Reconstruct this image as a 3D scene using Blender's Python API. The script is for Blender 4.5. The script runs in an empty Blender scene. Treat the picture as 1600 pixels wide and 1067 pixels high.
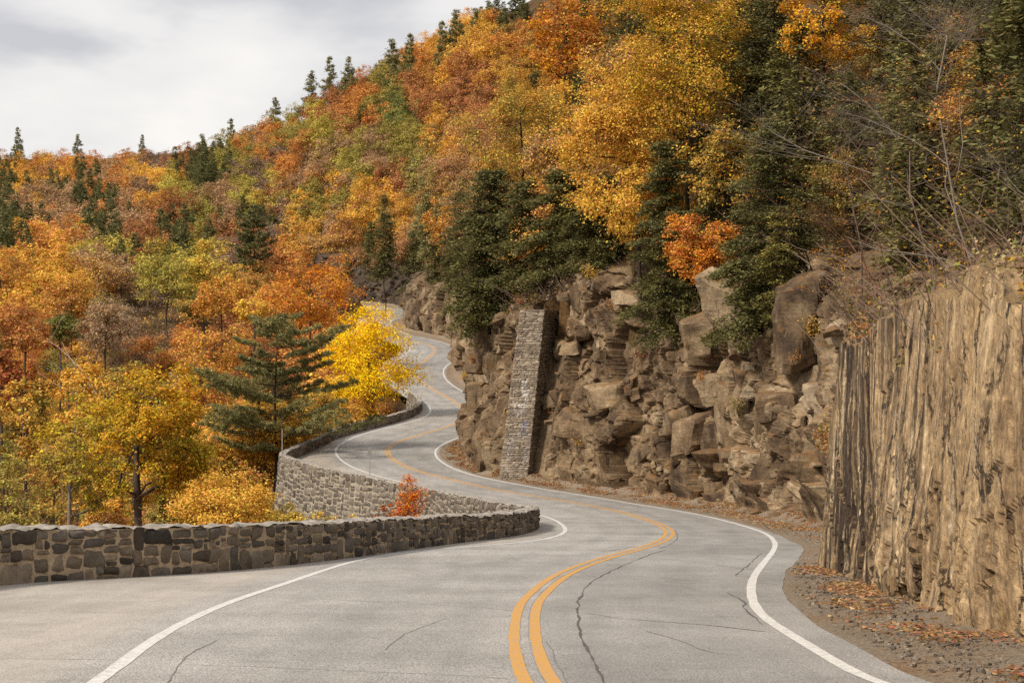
import bpy, math, random
import numpy as np
from math import radians, pi

C = bpy.context.scene.collection
SC = bpy.context.scene

# ------------------------------------------------------------------ camera
F = 2800.0                      # focal length in photo pixels (photo 1600 x 1067)
cam_d = bpy.data.cameras.new('camera'); cam = bpy.data.objects.new('camera', cam_d); C.objects.link(cam)
cam.location = (0, 0, 0); cam.rotation_euler = (pi/2, 0, 0)
cam_d.sensor_width = 36; cam_d.lens = 36*F/1600; cam_d.clip_start = .1; cam_d.clip_end = 6000
SC.camera = cam

# ------------------------------------------------------------------ sky, sun, exposure
SUN_EL, SUN_AZ = radians(42), radians(232)     # azimuth clockwise from +Y: behind the camera, to the left
w = bpy.data.worlds.new('World'); SC.world = w; w.use_nodes = True
nt = w.node_tree; nt.nodes.clear()
def wn(t, **k):
    n = nt.nodes.new(t)
    for a, b in k.items(): setattr(n, a, b)
    return n
sky = wn('ShaderNodeTexSky', sky_type='NISHITA', sun_disc=False, sun_elevation=SUN_EL, sun_rotation=SUN_AZ, dust_density=2.0)
b1 = wn('ShaderNodeBackground'); b1.inputs[1].default_value = .1
b2 = wn('ShaderNodeBackground'); b2.inputs[1].default_value = .74
mx = wn('ShaderNodeMixShader'); mx.inputs[0].default_value = .93
out = wn('ShaderNodeOutputWorld'); tc = wn('ShaderNodeTexCoord')
mp = wn('ShaderNodeMapping'); mp.inputs['Scale'].default_value = (4.6, 2.0, 12.0); mp.inputs['Location'].default_value = (.35, .2, .62)
n1 = wn('ShaderNodeTexNoise'); n1.inputs['Scale'].default_value = 1.25; n1.inputs['Detail'].default_value = 5; n1.inputs['Roughness'].default_value = .5; n1.inputs['Distortion'].default_value = .1
cr = wn('ShaderNodeValToRGB'); e = cr.color_ramp.elements
e[0].position = .34; e[0].color = (.60, .60, .625, 1); e[1].position = .60; e[1].color = (.98, .945, .90, 1)
m_ = e.new(.47); m_.color = (.86, .84, .825, 1)
L = nt.links.new
L(tc.outputs['Generated'], mp.inputs[0]); L(mp.outputs[0], n1.inputs['Vector']); L(n1.outputs[0], cr.inputs[0]); L(cr.outputs[0], b2.inputs[0])
L(sky.outputs[0], b1.inputs[0]); L(b1.outputs[0], mx.inputs[1]); L(b2.outputs[0], mx.inputs[2]); L(mx.outputs[0], out.inputs[0])
sd = bpy.data.lights.new('sun', 'SUN'); sun = bpy.data.objects.new('sun', sd); C.objects.link(sun)
sd.energy = 3.0; sd.angle = radians(10); sd.color = (1, .9, .76)
sun.rotation_euler = (pi/2 - SUN_EL, 0, pi - SUN_AZ)
vs = SC.view_settings; vs.view_transform = 'Standard'; vs.look = 'None'; vs.exposure = .48; vs.gamma = 1
SC.cycles.max_bounces = 6; SC.cycles.transparent_max_bounces = 4; SC.cycles.diffuse_bounces = 3; SC.cycles.use_denoising = False

# ------------------------------------------------------------------ numeric helpers
rng = np.random.default_rng(7); random.seed(7)
def _h(i, j, k, seed):
    n = (i*374761393 + j*668265263 + k*2147483647 + seed*974711) & 0xffffffff
    n = ((n ^ (n >> 13))*1274126177) & 0xffffffff
    n = ((n ^ (n >> 16))*2246822519) & 0xffffffff
    return ((n ^ (n >> 15)) & 0xffffff)/float(0xffffff)
def vnoise(p, seed=0):
    p = np.asarray(p, float); f = np.floor(p).astype(np.int64); t = p - f; t = t*t*(3 - 2*t)
    r = 0
    for a in (0, 1):
        wa = t[..., 0] if a else 1 - t[..., 0]
        for b in (0, 1):
            wb = t[..., 1] if b else 1 - t[..., 1]
            for c in (0, 1):
                wc = t[..., 2] if c else 1 - t[..., 2]
                r = r + wa*wb*wc*_h(f[..., 0]+a, f[..., 1]+b, f[..., 2]+c, seed)
    return r*2 - 1
def fbm(p, seed=0, o=4):
    r = 0; a = 1.; p = np.asarray(p, float)
    for k in range(o):
        r = r + a*vnoise(p, seed+k*17); p = p*2.03 + 3.1; a *= .5
    return r
def voro(p, seed=0):
    """F1, F2, three randoms of the nearest cell, vector to its centre"""
    p = np.asarray(p, float); f = np.floor(p).astype(np.int64); n = len(p)
    d1 = np.full(n, 1e9); d2 = np.full(n, 1e9); rr = np.zeros((n, 3)); dv = np.zeros((n, 3))
    for a in (-1, 0, 1):
        for b in (-1, 0, 1):
            for c in (-1, 0, 1):
                i, j, k = f[:, 0]+a, f[:, 1]+b, f[:, 2]+c
                q = np.stack([i + _h(i, j, k, seed), j + _h(i, j, k, seed+1), k + _h(i, j, k, seed+2)], 1)
                v = p - q; d = np.sqrt((v**2).sum(1))
                m = d < d1
                d2 = np.where(m, d1, np.minimum(d2, d)); d1 = np.where(m, d, d1)
                if m.any():
                    im, jm, km = i[m], j[m], k[m]
                    rr[m] = np.stack([_h(im, jm, km, seed+3), _h(im, jm, km, seed+4), _h(im, jm, km, seed+5)], 1); dv[m] = v[m]
    return d1, d2, rr, dv
def sstep(a, b, x):
    t = np.clip((x - a)/(b - a), 0, 1); return t*t*(3 - 2*t)
def smooth_path(P, step, it=2):
    P = np.array(P, float)
    for _ in range(it):
        Q = [P[:1]]
        for a, b in zip(P[:-1], P[1:]): Q.append(np.array([a*.75 + b*.25, a*.25 + b*.75]))
        Q.append(P[-1:]); P = np.concatenate(Q)
    t = np.concatenate([[0], np.cumsum(np.sqrt((np.diff(P, axis=0)**2).sum(1)))])
    u = np.linspace(0, t[-1], max(2, int(t[-1]/step) + 1))
    return np.stack([np.interp(u, t, P[:, i]) for i in range(P.shape[1])], 1)

# ------------------------------------------------------------------ mesh helpers
def new_obj(name, verts, faces, mat=None, parent=None, smooth=True, attrs=None, sizes=None):
    """verts (n,3), faces: (m,k) array or list"""
    me = bpy.data.meshes.new(name); verts = np.asarray(verts, np.float32)
    me.vertices.add(len(verts)); me.vertices.foreach_set('co', verts.ravel())
    fa = faces if isinstance(faces, list) else [faces]
    tot = np.concatenate([np.full(len(f), f.shape[1], np.int32) for f in fa]); loops = np.concatenate([np.asarray(f, np.int32).ravel() for f in fa])
    me.loops.add(len(loops)); me.loops.foreach_set('vertex_index', loops)
    me.polygons.add(len(tot)); st = np.concatenate([[0], np.cumsum(tot)[:-1]]).astype(np.int32)
    me.polygons.foreach_set('loop_start', st); me.polygons.foreach_set('loop_total', tot)
    me.polygons.foreach_set('use_smooth', np.full(len(tot), smooth, bool))
    for an, av in (attrs or {}).items():
        av = np.asarray(av, np.float32)
        if av.ndim == 1:
            a = me.attributes.new(an, 'FLOAT', 'POINT'); a.data.foreach_set('value', av)
        else:
            a = me.attributes.new(an, 'FLOAT_COLOR', 'POINT'); a.data.foreach_set('color', np.concatenate([av, np.ones((len(av), 1), np.float32)], 1).ravel())
    me.update(); me.validate()
    if mat: me.materials.append(mat)
    o = bpy.data.objects.new(name, me); C.objects.link(o)
    if parent: o.parent = parent
    return o
def grid_faces(n, m, off=0):
    i = np.arange(n-1)[:, None]*m + np.arange(m-1)[None]
    i = i.ravel() + off
    return np.stack([i, i+1, i+m+1, i+m], 1)
class MB:
    def __init__(s): s.v = []; s.f = []; s.n = 0; s.a = {}
    def add(s, v, f, **attrs):
        v = np.asarray(v, float); s.v.append(v); s.f.append(np.asarray(f) + s.n); s.n += len(v)
        for k, x in attrs.items(): s.a.setdefault(k, []).append(np.broadcast_to(np.asarray(x, float), (len(v),) + np.shape(x)[1:] if np.ndim(x) else (len(v),)))
    def box(s, c, h, R=None, **attrs):
        v = np.array([[x, y, z] for x in (-1, 1) for y in (-1, 1) for z in (-1, 1)], float)*np.array(h)
        if R is not None: v = v @ np.array(R).T
        s.add(v + np.array(c), np.array([[0, 1, 3, 2], [4, 6, 7, 5], [0, 4, 5, 1], [2, 3, 7, 6], [0, 2, 6, 4], [1, 5, 7, 3]]), **attrs)
    def tube(s, P, r, k=6, cap=True):
        P = np.asarray(P, float); n = len(P); r = np.broadcast_to(np.asarray(r, float), (n,))
        T = np.gradient(P, axis=0); T /= np.linalg.norm(T, axis=1)[:, None] + 1e-9
        ref = np.where(np.abs(T[:, 2:3]) > .8, np.array([[1., 0, 0]]), np.array([[0, 0, 1.]]))
        U = np.cross(T, ref); U /= np.linalg.norm(U, axis=1)[:, None] + 1e-9; V = np.cross(T, U)
        a = np.arange(k)*2*pi/k
        v = P[:, None] + r[:, None, None]*(np.cos(a)[None, :, None]*U[:, None] + np.sin(a)[None, :, None]*V[:, None])
        i = (np.arange(n-1)[:, None]*k + np.arange(k)[None]); j = (np.arange(n-1)[:, None]*k + (np.arange(k)[None]+1) % k)
        f = np.stack([i, j, j+k, i+k], -1).reshape(-1, 4)
        s.add(v.reshape(-1, 3), f)
    def build(s, name, mat, parent=None, smooth=True):
        at = {k: np.concatenate(x) for k, x in s.a.items()}
        return new_obj(name, np.concatenate(s.v), np.concatenate(s.f), mat, parent, smooth, at)
def empty(name, loc, label, cat, group=None, rz=0):
    o = bpy.data.objects.new(name, None); C.objects.link(o); o.location = loc; o.rotation_euler = (0, 0, rz); o.empty_display_size = .3
    o['label'] = label; o['category'] = cat
    if group: o['group'] = group
    return o
def tag(o, label, cat, group=None):
    o['label'] = label; o['category'] = cat
    if group: o['group'] = group
    return o
def kind(o, k): o['kind'] = k; return o

# ------------------------------------------------------------------ materials
class NM:
    def __init__(s, name, rough=.9, spec=.2):
        s.m = bpy.data.materials.new(name); s.m.use_nodes = True; s.t = s.m.node_tree; s.b = s.t.nodes['Principled BSDF']
        s.b.inputs['Roughness'].default_value = rough; s.b.inputs['Specular IOR Level'].default_value = spec
        s.out = s.t.nodes['Material Output']
    def n(s, t, **k):
        x = s.t.nodes.new(t)
        for a, b in k.items(): setattr(x, a, b)
        return x
    def l(s, a, b): s.t.links.new(a, b)
    def co(s, scale=(1, 1, 1), src='Object', rot=(0, 0, 0)):
        c = s.n('ShaderNodeTexCoord'); m = s.n('ShaderNodeMapping'); m.inputs['Scale'].default_value = scale; m.inputs['Rotation'].default_value = rot
        s.l(c.outputs[src], m.inputs[0]); return m.outputs[0]
    def noise(s, v, sc, det=4, ro=.55, dist=0):
        x = s.n('ShaderNodeTexNoise'); x.inputs['Scale'].default_value = sc; x.inputs['Detail'].default_value = det; x.inputs['Roughness'].default_value = ro; x.inputs['Distortion'].default_value = dist
        s.l(v, x.inputs['Vector']); return x.outputs[0]
    def ramp(s, f, *st):
        x = s.n('ShaderNodeValToRGB'); e = x.color_ramp.elements
        while len(e) < len(st): e.new(.5)
        for q, (p, c) in zip(e, st): q.position = p; q.color = (*c, 1) if not np.isscalar(c) else (c, c, c, 1)
        s.l(f, x.inputs[0]); return x.outputs[0]
    def mix(s, f, a, b, mode='MIX'):
        x = s.n('ShaderNodeMix', data_type='RGBA', blend_type=mode)
        for i, v in ((0, f), (6, a), (7, b)):
            if hasattr(v, 'links'): s.l(v, x.inputs[i])
            elif np.isscalar(v): x.inputs[i].default_value = v if i == 0 else (v, v, v, 1)
            else: x.inputs[i].default_value = (*v, 1)
        return x.outputs[2]
    def math(s, op, a, b=0.):
        x = s.n('ShaderNodeMath', operation=op)
        for i, v in ((0, a), (1, b)):
            if hasattr(v, 'links'): s.l(v, x.inputs[i])
            else: x.inputs[i].default_value = v
        return x.outputs[0]
    def attr(s, name, out='Fac', ty='GEOMETRY'):
        x = s.n('ShaderNodeAttribute', attribute_name=name, attribute_type=ty); return x.outputs[out]
    def nz(s):
        g = s.n('ShaderNodeNewGeometry'); x = s.n('ShaderNodeSeparateXYZ'); s.l(g.outputs['Normal'], x.inputs[0]); return x.outputs[2]
    def bump(s, h, st=.5, d=.02):
        x = s.n('ShaderNodeBump'); x.inputs['Strength'].default_value = st; x.inputs['Distance'].default_value = d
        s.l(h, x.inputs['Height']); s.l(x.outputs[0], s.b.inputs['Normal'])
    def done(s, col):
        if hasattr(col, 'links'): s.l(col, s.b.inputs['Base Color'])
        else: s.b.inputs['Base Color'].default_value = (*col, 1)
        return s.m

def mat_asphalt():
    m = NM('asphalt', .85, .25); v = m.co()
    sp = m.noise(v, 18, 4, .8); sp2 = m.noise(v, 52, 2, .6); big = m.noise(v, .25, 4, .6)
    tr = m.noise(m.co((1, .12, 1)), 1.6, 4, .6)
    c = m.ramp(sp, (.32, (.13, .121, .113)), (.5, (.31, .292, .274)), (.66, (.50, .475, .445)))
    c = m.mix(.65, c, m.ramp(sp2, (.36, (.06, .056, .053)), (.5, (.28, .264, .248)), (.64, (.66, .63, .59))))
    c = m.mix(m.math('MULTIPLY', m.attr('lane'), .30), c, (.17, .163, .157))
    c = m.mix(m.math('MULTIPLY', m.attr('dust'), .75), c, m.ramp(sp2, (.3, (.33, .28, .225)), (.7, (.46, .40, .33))))
    c = m.mix(m.math('MULTIPLY', m.attr('track'), .22), c, (.15, .145, .14))
    pt = m.noise(v, 1.1, 5, .65); c = m.mix(m.ramp(pt, (.58, 0.), (.66, .22)), c, (.13, .125, .12))
    c = m.mix(.7, c, m.ramp(big, (.35, .40), (.65, .62)), 'OVERLAY')
    c = m.mix(.5, c, m.ramp(tr, (.35, .42), (.62, .56)), 'OVERLAY')
    m.bump(sp2, .35, .01); return m.done(c)
def mat_paint(name, col, wear):
    m = NM(name, .7, .3); v = m.co()
    c = m.mix(m.ramp(m.noise(v, 30, 3, .7), (.4, 1.), (.62, .0)), col, tuple(np.array(col)*.82))
    c = m.mix(m.ramp(m.noise(v, 9, 6, .75), (.46, 0.), (.58, wear)), c, (.30, .285, .27))
    c = m.mix(m.ramp(m.noise(v, 60, 2, .6), (.60, 0.), (.68, wear)), c, (.24, .225, .21))
    return m.done(c)
def mat_plain(name, col, rough=.8, var=.25, sc=6, spec=.2):
    m = NM(name, rough, spec); v = m.co(); n = m.noise(v, sc, 5, .6)
    c = m.ramp(n, (.3, tuple(np.array(col)*(1-var))), (.7, tuple(np.minimum(np.array(col)*(1+var), 1))))
    m.bump(n, .4, .02); return m.done(c)
def mat_rock():
    m = NM('cliff_rock', .9, .15); v = m.co(); b = m.attr('blk')
    n = m.noise(v, .5, 6, .62, .3); f = m.noise(v, 4.5, 7, .7); st = m.noise(m.co((.7, .7, 5.5), rot=(.18, .12, 0)), 1.6, 7, .68)
    c = m.ramp(b, (.0, (.045, .034, .026)), (.25, (.10, .064, .038)), (.5, (.18, .122, .073)), (.68, (.28, .20, .12)), (.84, (.43, .33, .21)), (1., (.50, .41, .29)))
    c = m.mix(.55, c, m.ramp(n, (.30, (.035, .027, .022)), (.45, (.115, .075, .045)), (.56, (.25, .175, .10)), (.70, (.47, .36, .23))))
    c = m.mix(.6, c, m.ramp(f, (.3, .24), (.7, .74)), 'OVERLAY')
    c = m.mix(.40, c, m.ramp(st, (.33, .25), (.62, .66)), 'OVERLAY')
    c = m.mix(m.ramp(m.noise(v, .9, 4, .55), (.60, 0.), (.70, .55)), c, (.30, .17, .065))
    c = m.mix(m.ramp(m.noise(m.co((1.6, 1.6, .22)), 1.4, 5, .6), (.58, 0.), (.68, .75)), c, (.035, .027, .022))
    c = m.mix(m.ramp(m.noise(v, 2.6, 5, .65), (.66, 0.), (.74, .6)), c, (.40, .36, .30))
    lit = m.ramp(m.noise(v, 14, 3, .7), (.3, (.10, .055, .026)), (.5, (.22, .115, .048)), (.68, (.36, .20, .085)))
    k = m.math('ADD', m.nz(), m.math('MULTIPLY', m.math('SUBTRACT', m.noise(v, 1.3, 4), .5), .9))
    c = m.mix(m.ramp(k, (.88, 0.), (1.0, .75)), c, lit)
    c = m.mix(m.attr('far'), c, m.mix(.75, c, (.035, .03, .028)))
    m.bump(m.math('ADD', m.math('MULTIPLY', f, 1.0), m.math('MULTIPLY', st, .5)), .9, .10); return m.done(c)
def mat_slab():
    m = NM('slab_rock', .85, .2); o = m.co(); warp = m.noise(o, .7, 3, .5)
    wz = m.n('ShaderNodeVectorMath', operation='MULTIPLY_ADD'); w0 = m.n('ShaderNodeTexNoise'); w0.inputs['Scale'].default_value = 1.1; w0.inputs['Detail'].default_value = 4; m.l(o, w0.inputs['Vector']); m.l(w0.outputs['Color'], wz.inputs[0]); wz.inputs[1].default_value = (.22, .22, 0); m.l(m.co((1, 1, .05)), wz.inputs[2]); v = wz.outputs[0]; v2 = m.co((1, 1, .4)); v3 = m.co((1, 1, .45))
    a = m.noise(v, 2.6, 6, .66); b = m.noise(v3, 7, 7, .75); k = m.noise(v2, 1.3, 6, .65); big = m.noise(m.co((.5, .5, .3)), .55, 3, .5)
    base = m.ramp(k, (.30, (.13, .080, .042)), (.45, (.27, .178, .095)), (.58, (.41, .288, .160)), (.72, (.55, .41, .25)))
    base = m.mix(m.ramp(m.noise(m.co((1.4, 1.4, .5)), .9, 4, .6), (.56, 0.), (.68, .55)), base, (.41, .27, .125))
    base = m.mix(m.ramp(m.noise(m.co((1.1, 1.1, .6)), .8, 5, .6), (.58, 0.), (.70, .6)), base, (.40, .35, .27))
    yy_ = m.n('ShaderNodeSeparateXYZ'); m.l(o, yy_.inputs[0]); endk = m.ramp(m.math('DIVIDE', m.math('SUBTRACT', yy_.outputs[1], 26.), 18.), (.1, 0.), (.75, .16))
    smk = m.ramp(m.math('ADD', m.math('DIVIDE', m.math('SUBTRACT', yy_.outputs[1], 24.), 20.), m.math('MULTIPLY', m.math('SUBTRACT', m.noise(m.co((1, 1, .15)), .55, 3), .5), 1.6)), (.15, .45), (.5, 1.))
    dark = m.math('MULTIPLY', m.ramp(m.math('SUBTRACT', a, endk), (.36, 1.), (.475, .0)), m.ramp(big, (.34, .55), (.56, 1.)))
    c = m.mix(m.math('MULTIPLY', m.math('MULTIPLY', dark, .95), smk), base, (.030, .018, .012))
    lt = m.math('MULTIPLY', m.ramp(m.noise(v, 3.6, 5, .66), (.55, 0.), (.64, .7)), m.ramp(big, (.36, .35), (.58, 1.)))
    c = m.mix(m.math('MULTIPLY', lt, smk), c, (.66, .52, .33))
    c = m.mix(.55, c, m.ramp(b, (.33, .22), (.66, .70)), 'OVERLAY')
    c = m.mix(m.ramp(m.noise(o, 3.0, 7, .72), (.66, 0.), (.72, .7)), c, (.46, .45, .40))
    # hairline cracks running down at a slant
    dv = m.n('ShaderNodeVectorMath', operation='MULTIPLY_ADD'); nz3 = m.n('ShaderNodeTexNoise'); nz3.inputs['Scale'].default_value = 1.6; nz3.inputs['Detail'].default_value = 6; nz3.inputs['Roughness'].default_value = .65
    m.l(o, nz3.inputs['Vector']); dv.inputs[1].default_value = (.9, .9, .9); m.l(nz3.outputs['Color'], dv.inputs[0]); m.l(m.co((.85, .85, .42), rot=(.30, 0, 0)), dv.inputs[2])
    vo = m.n('ShaderNodeTexVoronoi', feature='DISTANCE_TO_EDGE'); vo.inputs['Scale'].default_value = .9; m.l(dv.outputs[0], vo.inputs['Vector'])
    ck = m.math('MULTIPLY', m.ramp(vo.outputs[0], (.0, 1.), (.042, 0.)), m.ramp(m.noise(o, .8, 4, .6), (.40, 0.), (.48, 1.)))
    c = m.mix(ck, c, (.028, .020, .016))
    f = m.noise(o, 6, 8, .75)
    c = m.mix(.85, c, m.ramp(f, (.34, .2), (.66, .78)), 'OVERLAY')
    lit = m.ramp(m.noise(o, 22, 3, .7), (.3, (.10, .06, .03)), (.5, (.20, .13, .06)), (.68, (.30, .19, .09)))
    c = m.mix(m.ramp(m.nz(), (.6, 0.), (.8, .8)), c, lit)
    m.bump(m.math('SUBTRACT', m.math('ADD', m.math('MULTIPLY', b, .6), f), m.math('MULTIPLY', ck, .8)), .85, .05); return m.done(c)
def mat_litter(name, dark=1.):
    m = NM(name, .95, .1); v = m.co(); n = m.noise(v, 3.5, 6, .7); b = m.noise(v, .14, 4, .6)
    d = dark
    c = m.ramp(n, (.28, (.045*d, .03*d, .018*d)), (.45, (.13*d, .078*d, .036*d)), (.6, (.23*d, .125*d, .05*d)), (.75, (.34*d, .19*d, .08*d)))
    c = m.mix(m.ramp(b, (.45, 0.), (.65, .55)), c, (.085*d, .08*d, .035*d))
    m.bump(n, .8, .2); return m.done(c)
def mat_gravel():
    m = NM('gravel_soil', .95, .1); v = m.co(); n = m.noise(v, 16, 5, .75); b = m.noise(v, .5, 4, .6); q = m.noise(v, 60, 2, .6)
    c = m.ramp(n, (.3, (.10, .078, .058)), (.5, (.24, .19, .14)), (.7, (.40, .33, .255)))
    c = m.mix(.5, c, m.ramp(q, (.3, .3), (.7, .68)), 'OVERLAY')
    c = m.mix(m.ramp(b, (.5, 0.), (.66, .55)), c, m.ramp(n, (.35, (.12, .06, .025)), (.65, (.34, .19, .08))))
    m.bump(n, .9, .05); return m.done(c)
def mat_stone(name, cols, lo=.7):
    m = NM(name, .85, .2); v = m.co(); r = m.attr('rnd'); n = m.noise(v, 4, 6, .68); f = m.noise(v, 22, 4, .7)
    st = [(i/(len(cols)-1), c) for i, c in enumerate(cols)]
    c = m.ramp(r, *st)
    c = m.mix(.65, c, m.ramp(n, (.3, .27), (.7, .7)), 'OVERLAY')
    c = m.mix(.45, c, m.ramp(f, (.3, .33), (.7, .66)), 'OVERLAY')
    pt = m.n('ShaderNodeAttribute', attribute_name='paint')
    c = m.mix(m.attr('paintk'), c, pt.outputs['Color'])
    m.bump(m.math('ADD', n, m.math('MULTIPLY', f, .5)), .8, .04); return m.done(c)
def mat_leaf(name='foliage', src='OBJ', trans=.28, hue=.035, val=.45):
    m = NM(name, .6, .2)
    if src == 'OBJ':
        a = m.n('ShaderNodeObjectInfo').outputs['Color']; b = m.attr('c2', 'Color', 'OBJECT')
        c0 = m.noise(m.co(), .45, 3, .55)
        g = m.n('ShaderNodeNewGeometry'); isl = g.outputs['Random Per Island']
        k = m.ramp(m.math('ADD', c0, m.math('MULTIPLY', m.math('SUBTRACT', isl, .5), .30)), (.44, 0.), (.60, 1.))
        c = m.mix(k, a, b)
    else:
        c = m.attr('col', 'Color'); g = m.n('ShaderNodeNewGeometry'); isl = g.outputs['Random Per Island']
    h = m.n('ShaderNodeHueSaturation')
    m.l(m.math('ADD', m.math('MULTIPLY', m.math('SUBTRACT', m.math('FRACT', m.math('MULTIPLY', isl, 37.3)), .5), 2*hue), .5), h.inputs['Hue'])
    m.l(m.math('ADD', m.math('MULTIPLY', m.math('FRACT', m.math('MULTIPLY', isl, 91.7)), 2*val), 1-val), h.inputs['Value'])
    m.l(c, h.inputs['Color'])
    d = m.n('ShaderNodeBsdfDiffuse'); t = m.n('ShaderNodeBsdfTranslucent'); x = m.n('ShaderNodeMixShader'); x.inputs[0].default_value = trans
    m.l(h.outputs[0], d.inputs[0]); m.l(h.outputs[0], t.inputs[0]); m.l(d.outputs[0], x.inputs[1]); m.l(t.outputs[0], x.inputs[2]); m.l(x.outputs[0], m.out.inputs[0])
    return m.m
M = dict(
    asphalt=mat_asphalt(), white=mat_paint('white_line_paint', (.72, .70, .67), .5), yellow=mat_paint('yellow_line_paint', (.62, .31, .045), .45),
    tar=mat_plain('crack_sealant', (.10, .092, .085), .8, .35, 8), hairline=mat_plain('hairline_crack', (.19, .175, .16), .9, .3, 8), rock=mat_rock(), slab=mat_slab(), litter=mat_litter('forest_floor', .62), gravel=mat_gravel(),
    dark_stone=mat_stone('dark_wall_stone', [(.05, .043, .038), (.14, .11, .082), (.23, .18, .13), (.085, .076, .068), (.19, .16, .13), (.30, .24, .175)]),
    pale_stone=mat_stone('pale_wall_stone', [(.07, .058, .046), (.135, .112, .088), (.20, .172, .138), (.10, .085, .07), (.27, .235, .19)]),
    slate=mat_stone('slate_course', [(.17, .13, .095), (.27, .22, .165), (.36, .30, .23), (.22, .175, .13), (.42, .35, .265)]),
    mortar=mat_plain('wall_mortar', (.44, .345, .235), .95, .3, 9), pale_mortar=mat_plain('pale_wall_mortar', (.34, .29, .225), .95, .3, 9), slate_mortar=mat_plain('buttress_core', (.12, .095, .075), .95, .3, 9),
    cap=mat_plain('coping_stone', (.30, .27, .235), .9, .4, 4),
    bark=mat_plain('bark', (.075, .055, .042), .95, .4, 9), dark_bark=mat_plain('dark_bark', (.04, .031, .026), .95, .4, 9), grey_bark=mat_plain('grey_bark', (.20, .165, .135), .95, .3, 9), white_bark=mat_plain('white_bark', (.42, .37, .31), .9, .3, 6),
    twig=mat_plain('twig_bark', (.17, .12, .09), .95, .3, 9), red_twig=mat_plain('red_twig_bark', (.20, .10, .065), .95, .3, 9),
    leaf=mat_leaf(), needle=mat_leaf('needles', 'OBJ', .2, .02, .4), leafc=mat_leaf('mixed_foliage', 'COL'),
    steel=mat_plain('galvanised_steel', (.30, .30, .30), .5, .1, 20, .5), plate=mat_plain('weathered_sign_back', (.22, .21, .2), .5, .15, 20, .5),
)

# ------------------------------------------------------------------ the road's long profile (photo row -> scale -> distance, height)
KY = np.array([455, 470, 490, 525, 545, 575, 640, 705, 740, 770, 800, 840.])
KS = np.array([5.85, 6.2, 6.8, 8.4, 9.2, 10.6, 14.0, 18.3, 20.2, 22.3, 27.0, 41.])
yy = np.linspace(455, 840, 400); ss = np.exp(np.interp(yy, KY, np.log(KS)))
kk = np.exp(-np.linspace(-2, 2, 41)**2); kk /= kk.sum()
ss = np.exp(np.convolve(np.pad(np.log(ss), 20, mode='reflect', reflect_type='odd'), kk, 'valid'))
y2 = np.linspace(841, 4000, 3000); s2 = (y2 - 752)/2.157
TY = np.concatenate([yy, y2]); TS = np.concatenate([ss, s2]); TS = np.maximum.accumulate(TS)
TD = F/TS; TZ = (533.5 - TY)/TS
_o = np.argsort(TD); TDs, TZs = TD[_o], TZ[_o]
kz = np.ones(9)/9
def Zr(Y):
    Y = np.asarray(Y, float)
    z = np.interp(Y, TDs, TZs); return np.where(Y < TDs[0], TZs[0] + (TDs[0] - Y)*.078, z)
def sc_at(py): return np.interp(py, TY, TS)
def rp(px, py):
    s = sc_at(py); return ((px - 800)/s, F/s)
def rps(l): return np.array([rp(*p) for p in l])
def proj(X, Y, Z): return 800 + F*X/Y, 533.5 - F*Z/Y

YEL = [(841,1067),(826,1030),(819,995),(822,950),(837,930),(865,905),(900,887),(950,870),(1000,857),(1030,847),(1046,837),(1046,829),(1035,821),(1010,811),(975,800),(925,790),(875,781),(825,773),(742.5,757.6),(667.5,740),(637.5,730.6),(615,719),(605.6,710),(604.5,700.6),(615,693),(637.5,684.5),(667.5,676),(697.5,667),(720,657.5),(727.5,649),(725.6,639.5),(712.5,628.6),(690,616),(667.5,603),(655,594),(648,585),(646,579),(652,572.5),(665,562),(676,553.7),(680.5,548),(678,542.5),(668.7,537.8),(657.5,535.5),(620,526),(590,514),(586,505),(600,497),(612,492),(612,488),(600,485),(575,482),(540,479),(490,476)]
LFT = [(150,1067),(250,990),(350,942.5),(450,910),(500,892.5),(550,877),(600,867.5),(670,858.5),(750,853),(825,846),(855,841.5),(875,836),(885,829),(880,820),(865,811),(842,803.5),(790,790),(700,768),(611,749),(577.5,740),(544,727),(527,714),(523,702.5),(532.5,693),(555,682),(592.5,670.6),(630,662),(660,654),(672,646),(673,639),(664,627.5),(649,618),(625,605),(610,594),(606,584),(610,572),(625,559),(640,549),(641,543),(630,537),(590,527),(563,515),(560,504),(572,496),(585,491),(585,488),(570,486),(530,483),(490,479)]
RGT = [(1375,1067),(1325,1045),(1275,1015),(1225,985),(1195,965),(1177.5,945),(1172.5,920),(1177.5,900),(1192.5,880),(1207.5,862.5),(1212.5,850),(1206,839),(1190,830),(1150,817.5),(1100,805),(1050,796),(1000,788.5),(950,780),(900,771.5),(850,764),(817,758),(761,747.5),(724,738),(697.5,727),(682.5,715.6),(679,706),(686,697),(705,687.5),(724,681),(752,670),(772,658),(777,646),(770,634),(750,623),(724,612.5),(705,601),(694,590),(692,579),(697.5,571),(709,564),(716,556),(718,550),(714,544),(702.5,538.7),(682,532),(659,527.5),(640.6,524.7),(618,514),(607,504),(616,498.5),(635,494.7),(640,490.5),(636,485),(610,481),(560,476),(490,472)]
def near_ext(P, a):                       # run a line on towards and past the camera
    P = rps(P); return np.concatenate([np.array(a, float), P])
yel = smooth_path(near_ext(YEL, [(1.6, 2), (.85, 12)]), .5)
lft = smooth_path(near_ext(LFT, [(-3.2, 2), (-4.0, 12)]), .5)
rgt = smooth_path(near_ext(RGT, [(5.5, 2), (4.8, 12)]), .5)
def X_of(P):
    o = np.argsort(P[:, 1]); return lambda Y: np.interp(Y, P[o, 1], P[o, 0])
Xy, Xl, Xr = X_of(yel), X_of(lft), X_of(rgt)

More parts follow.
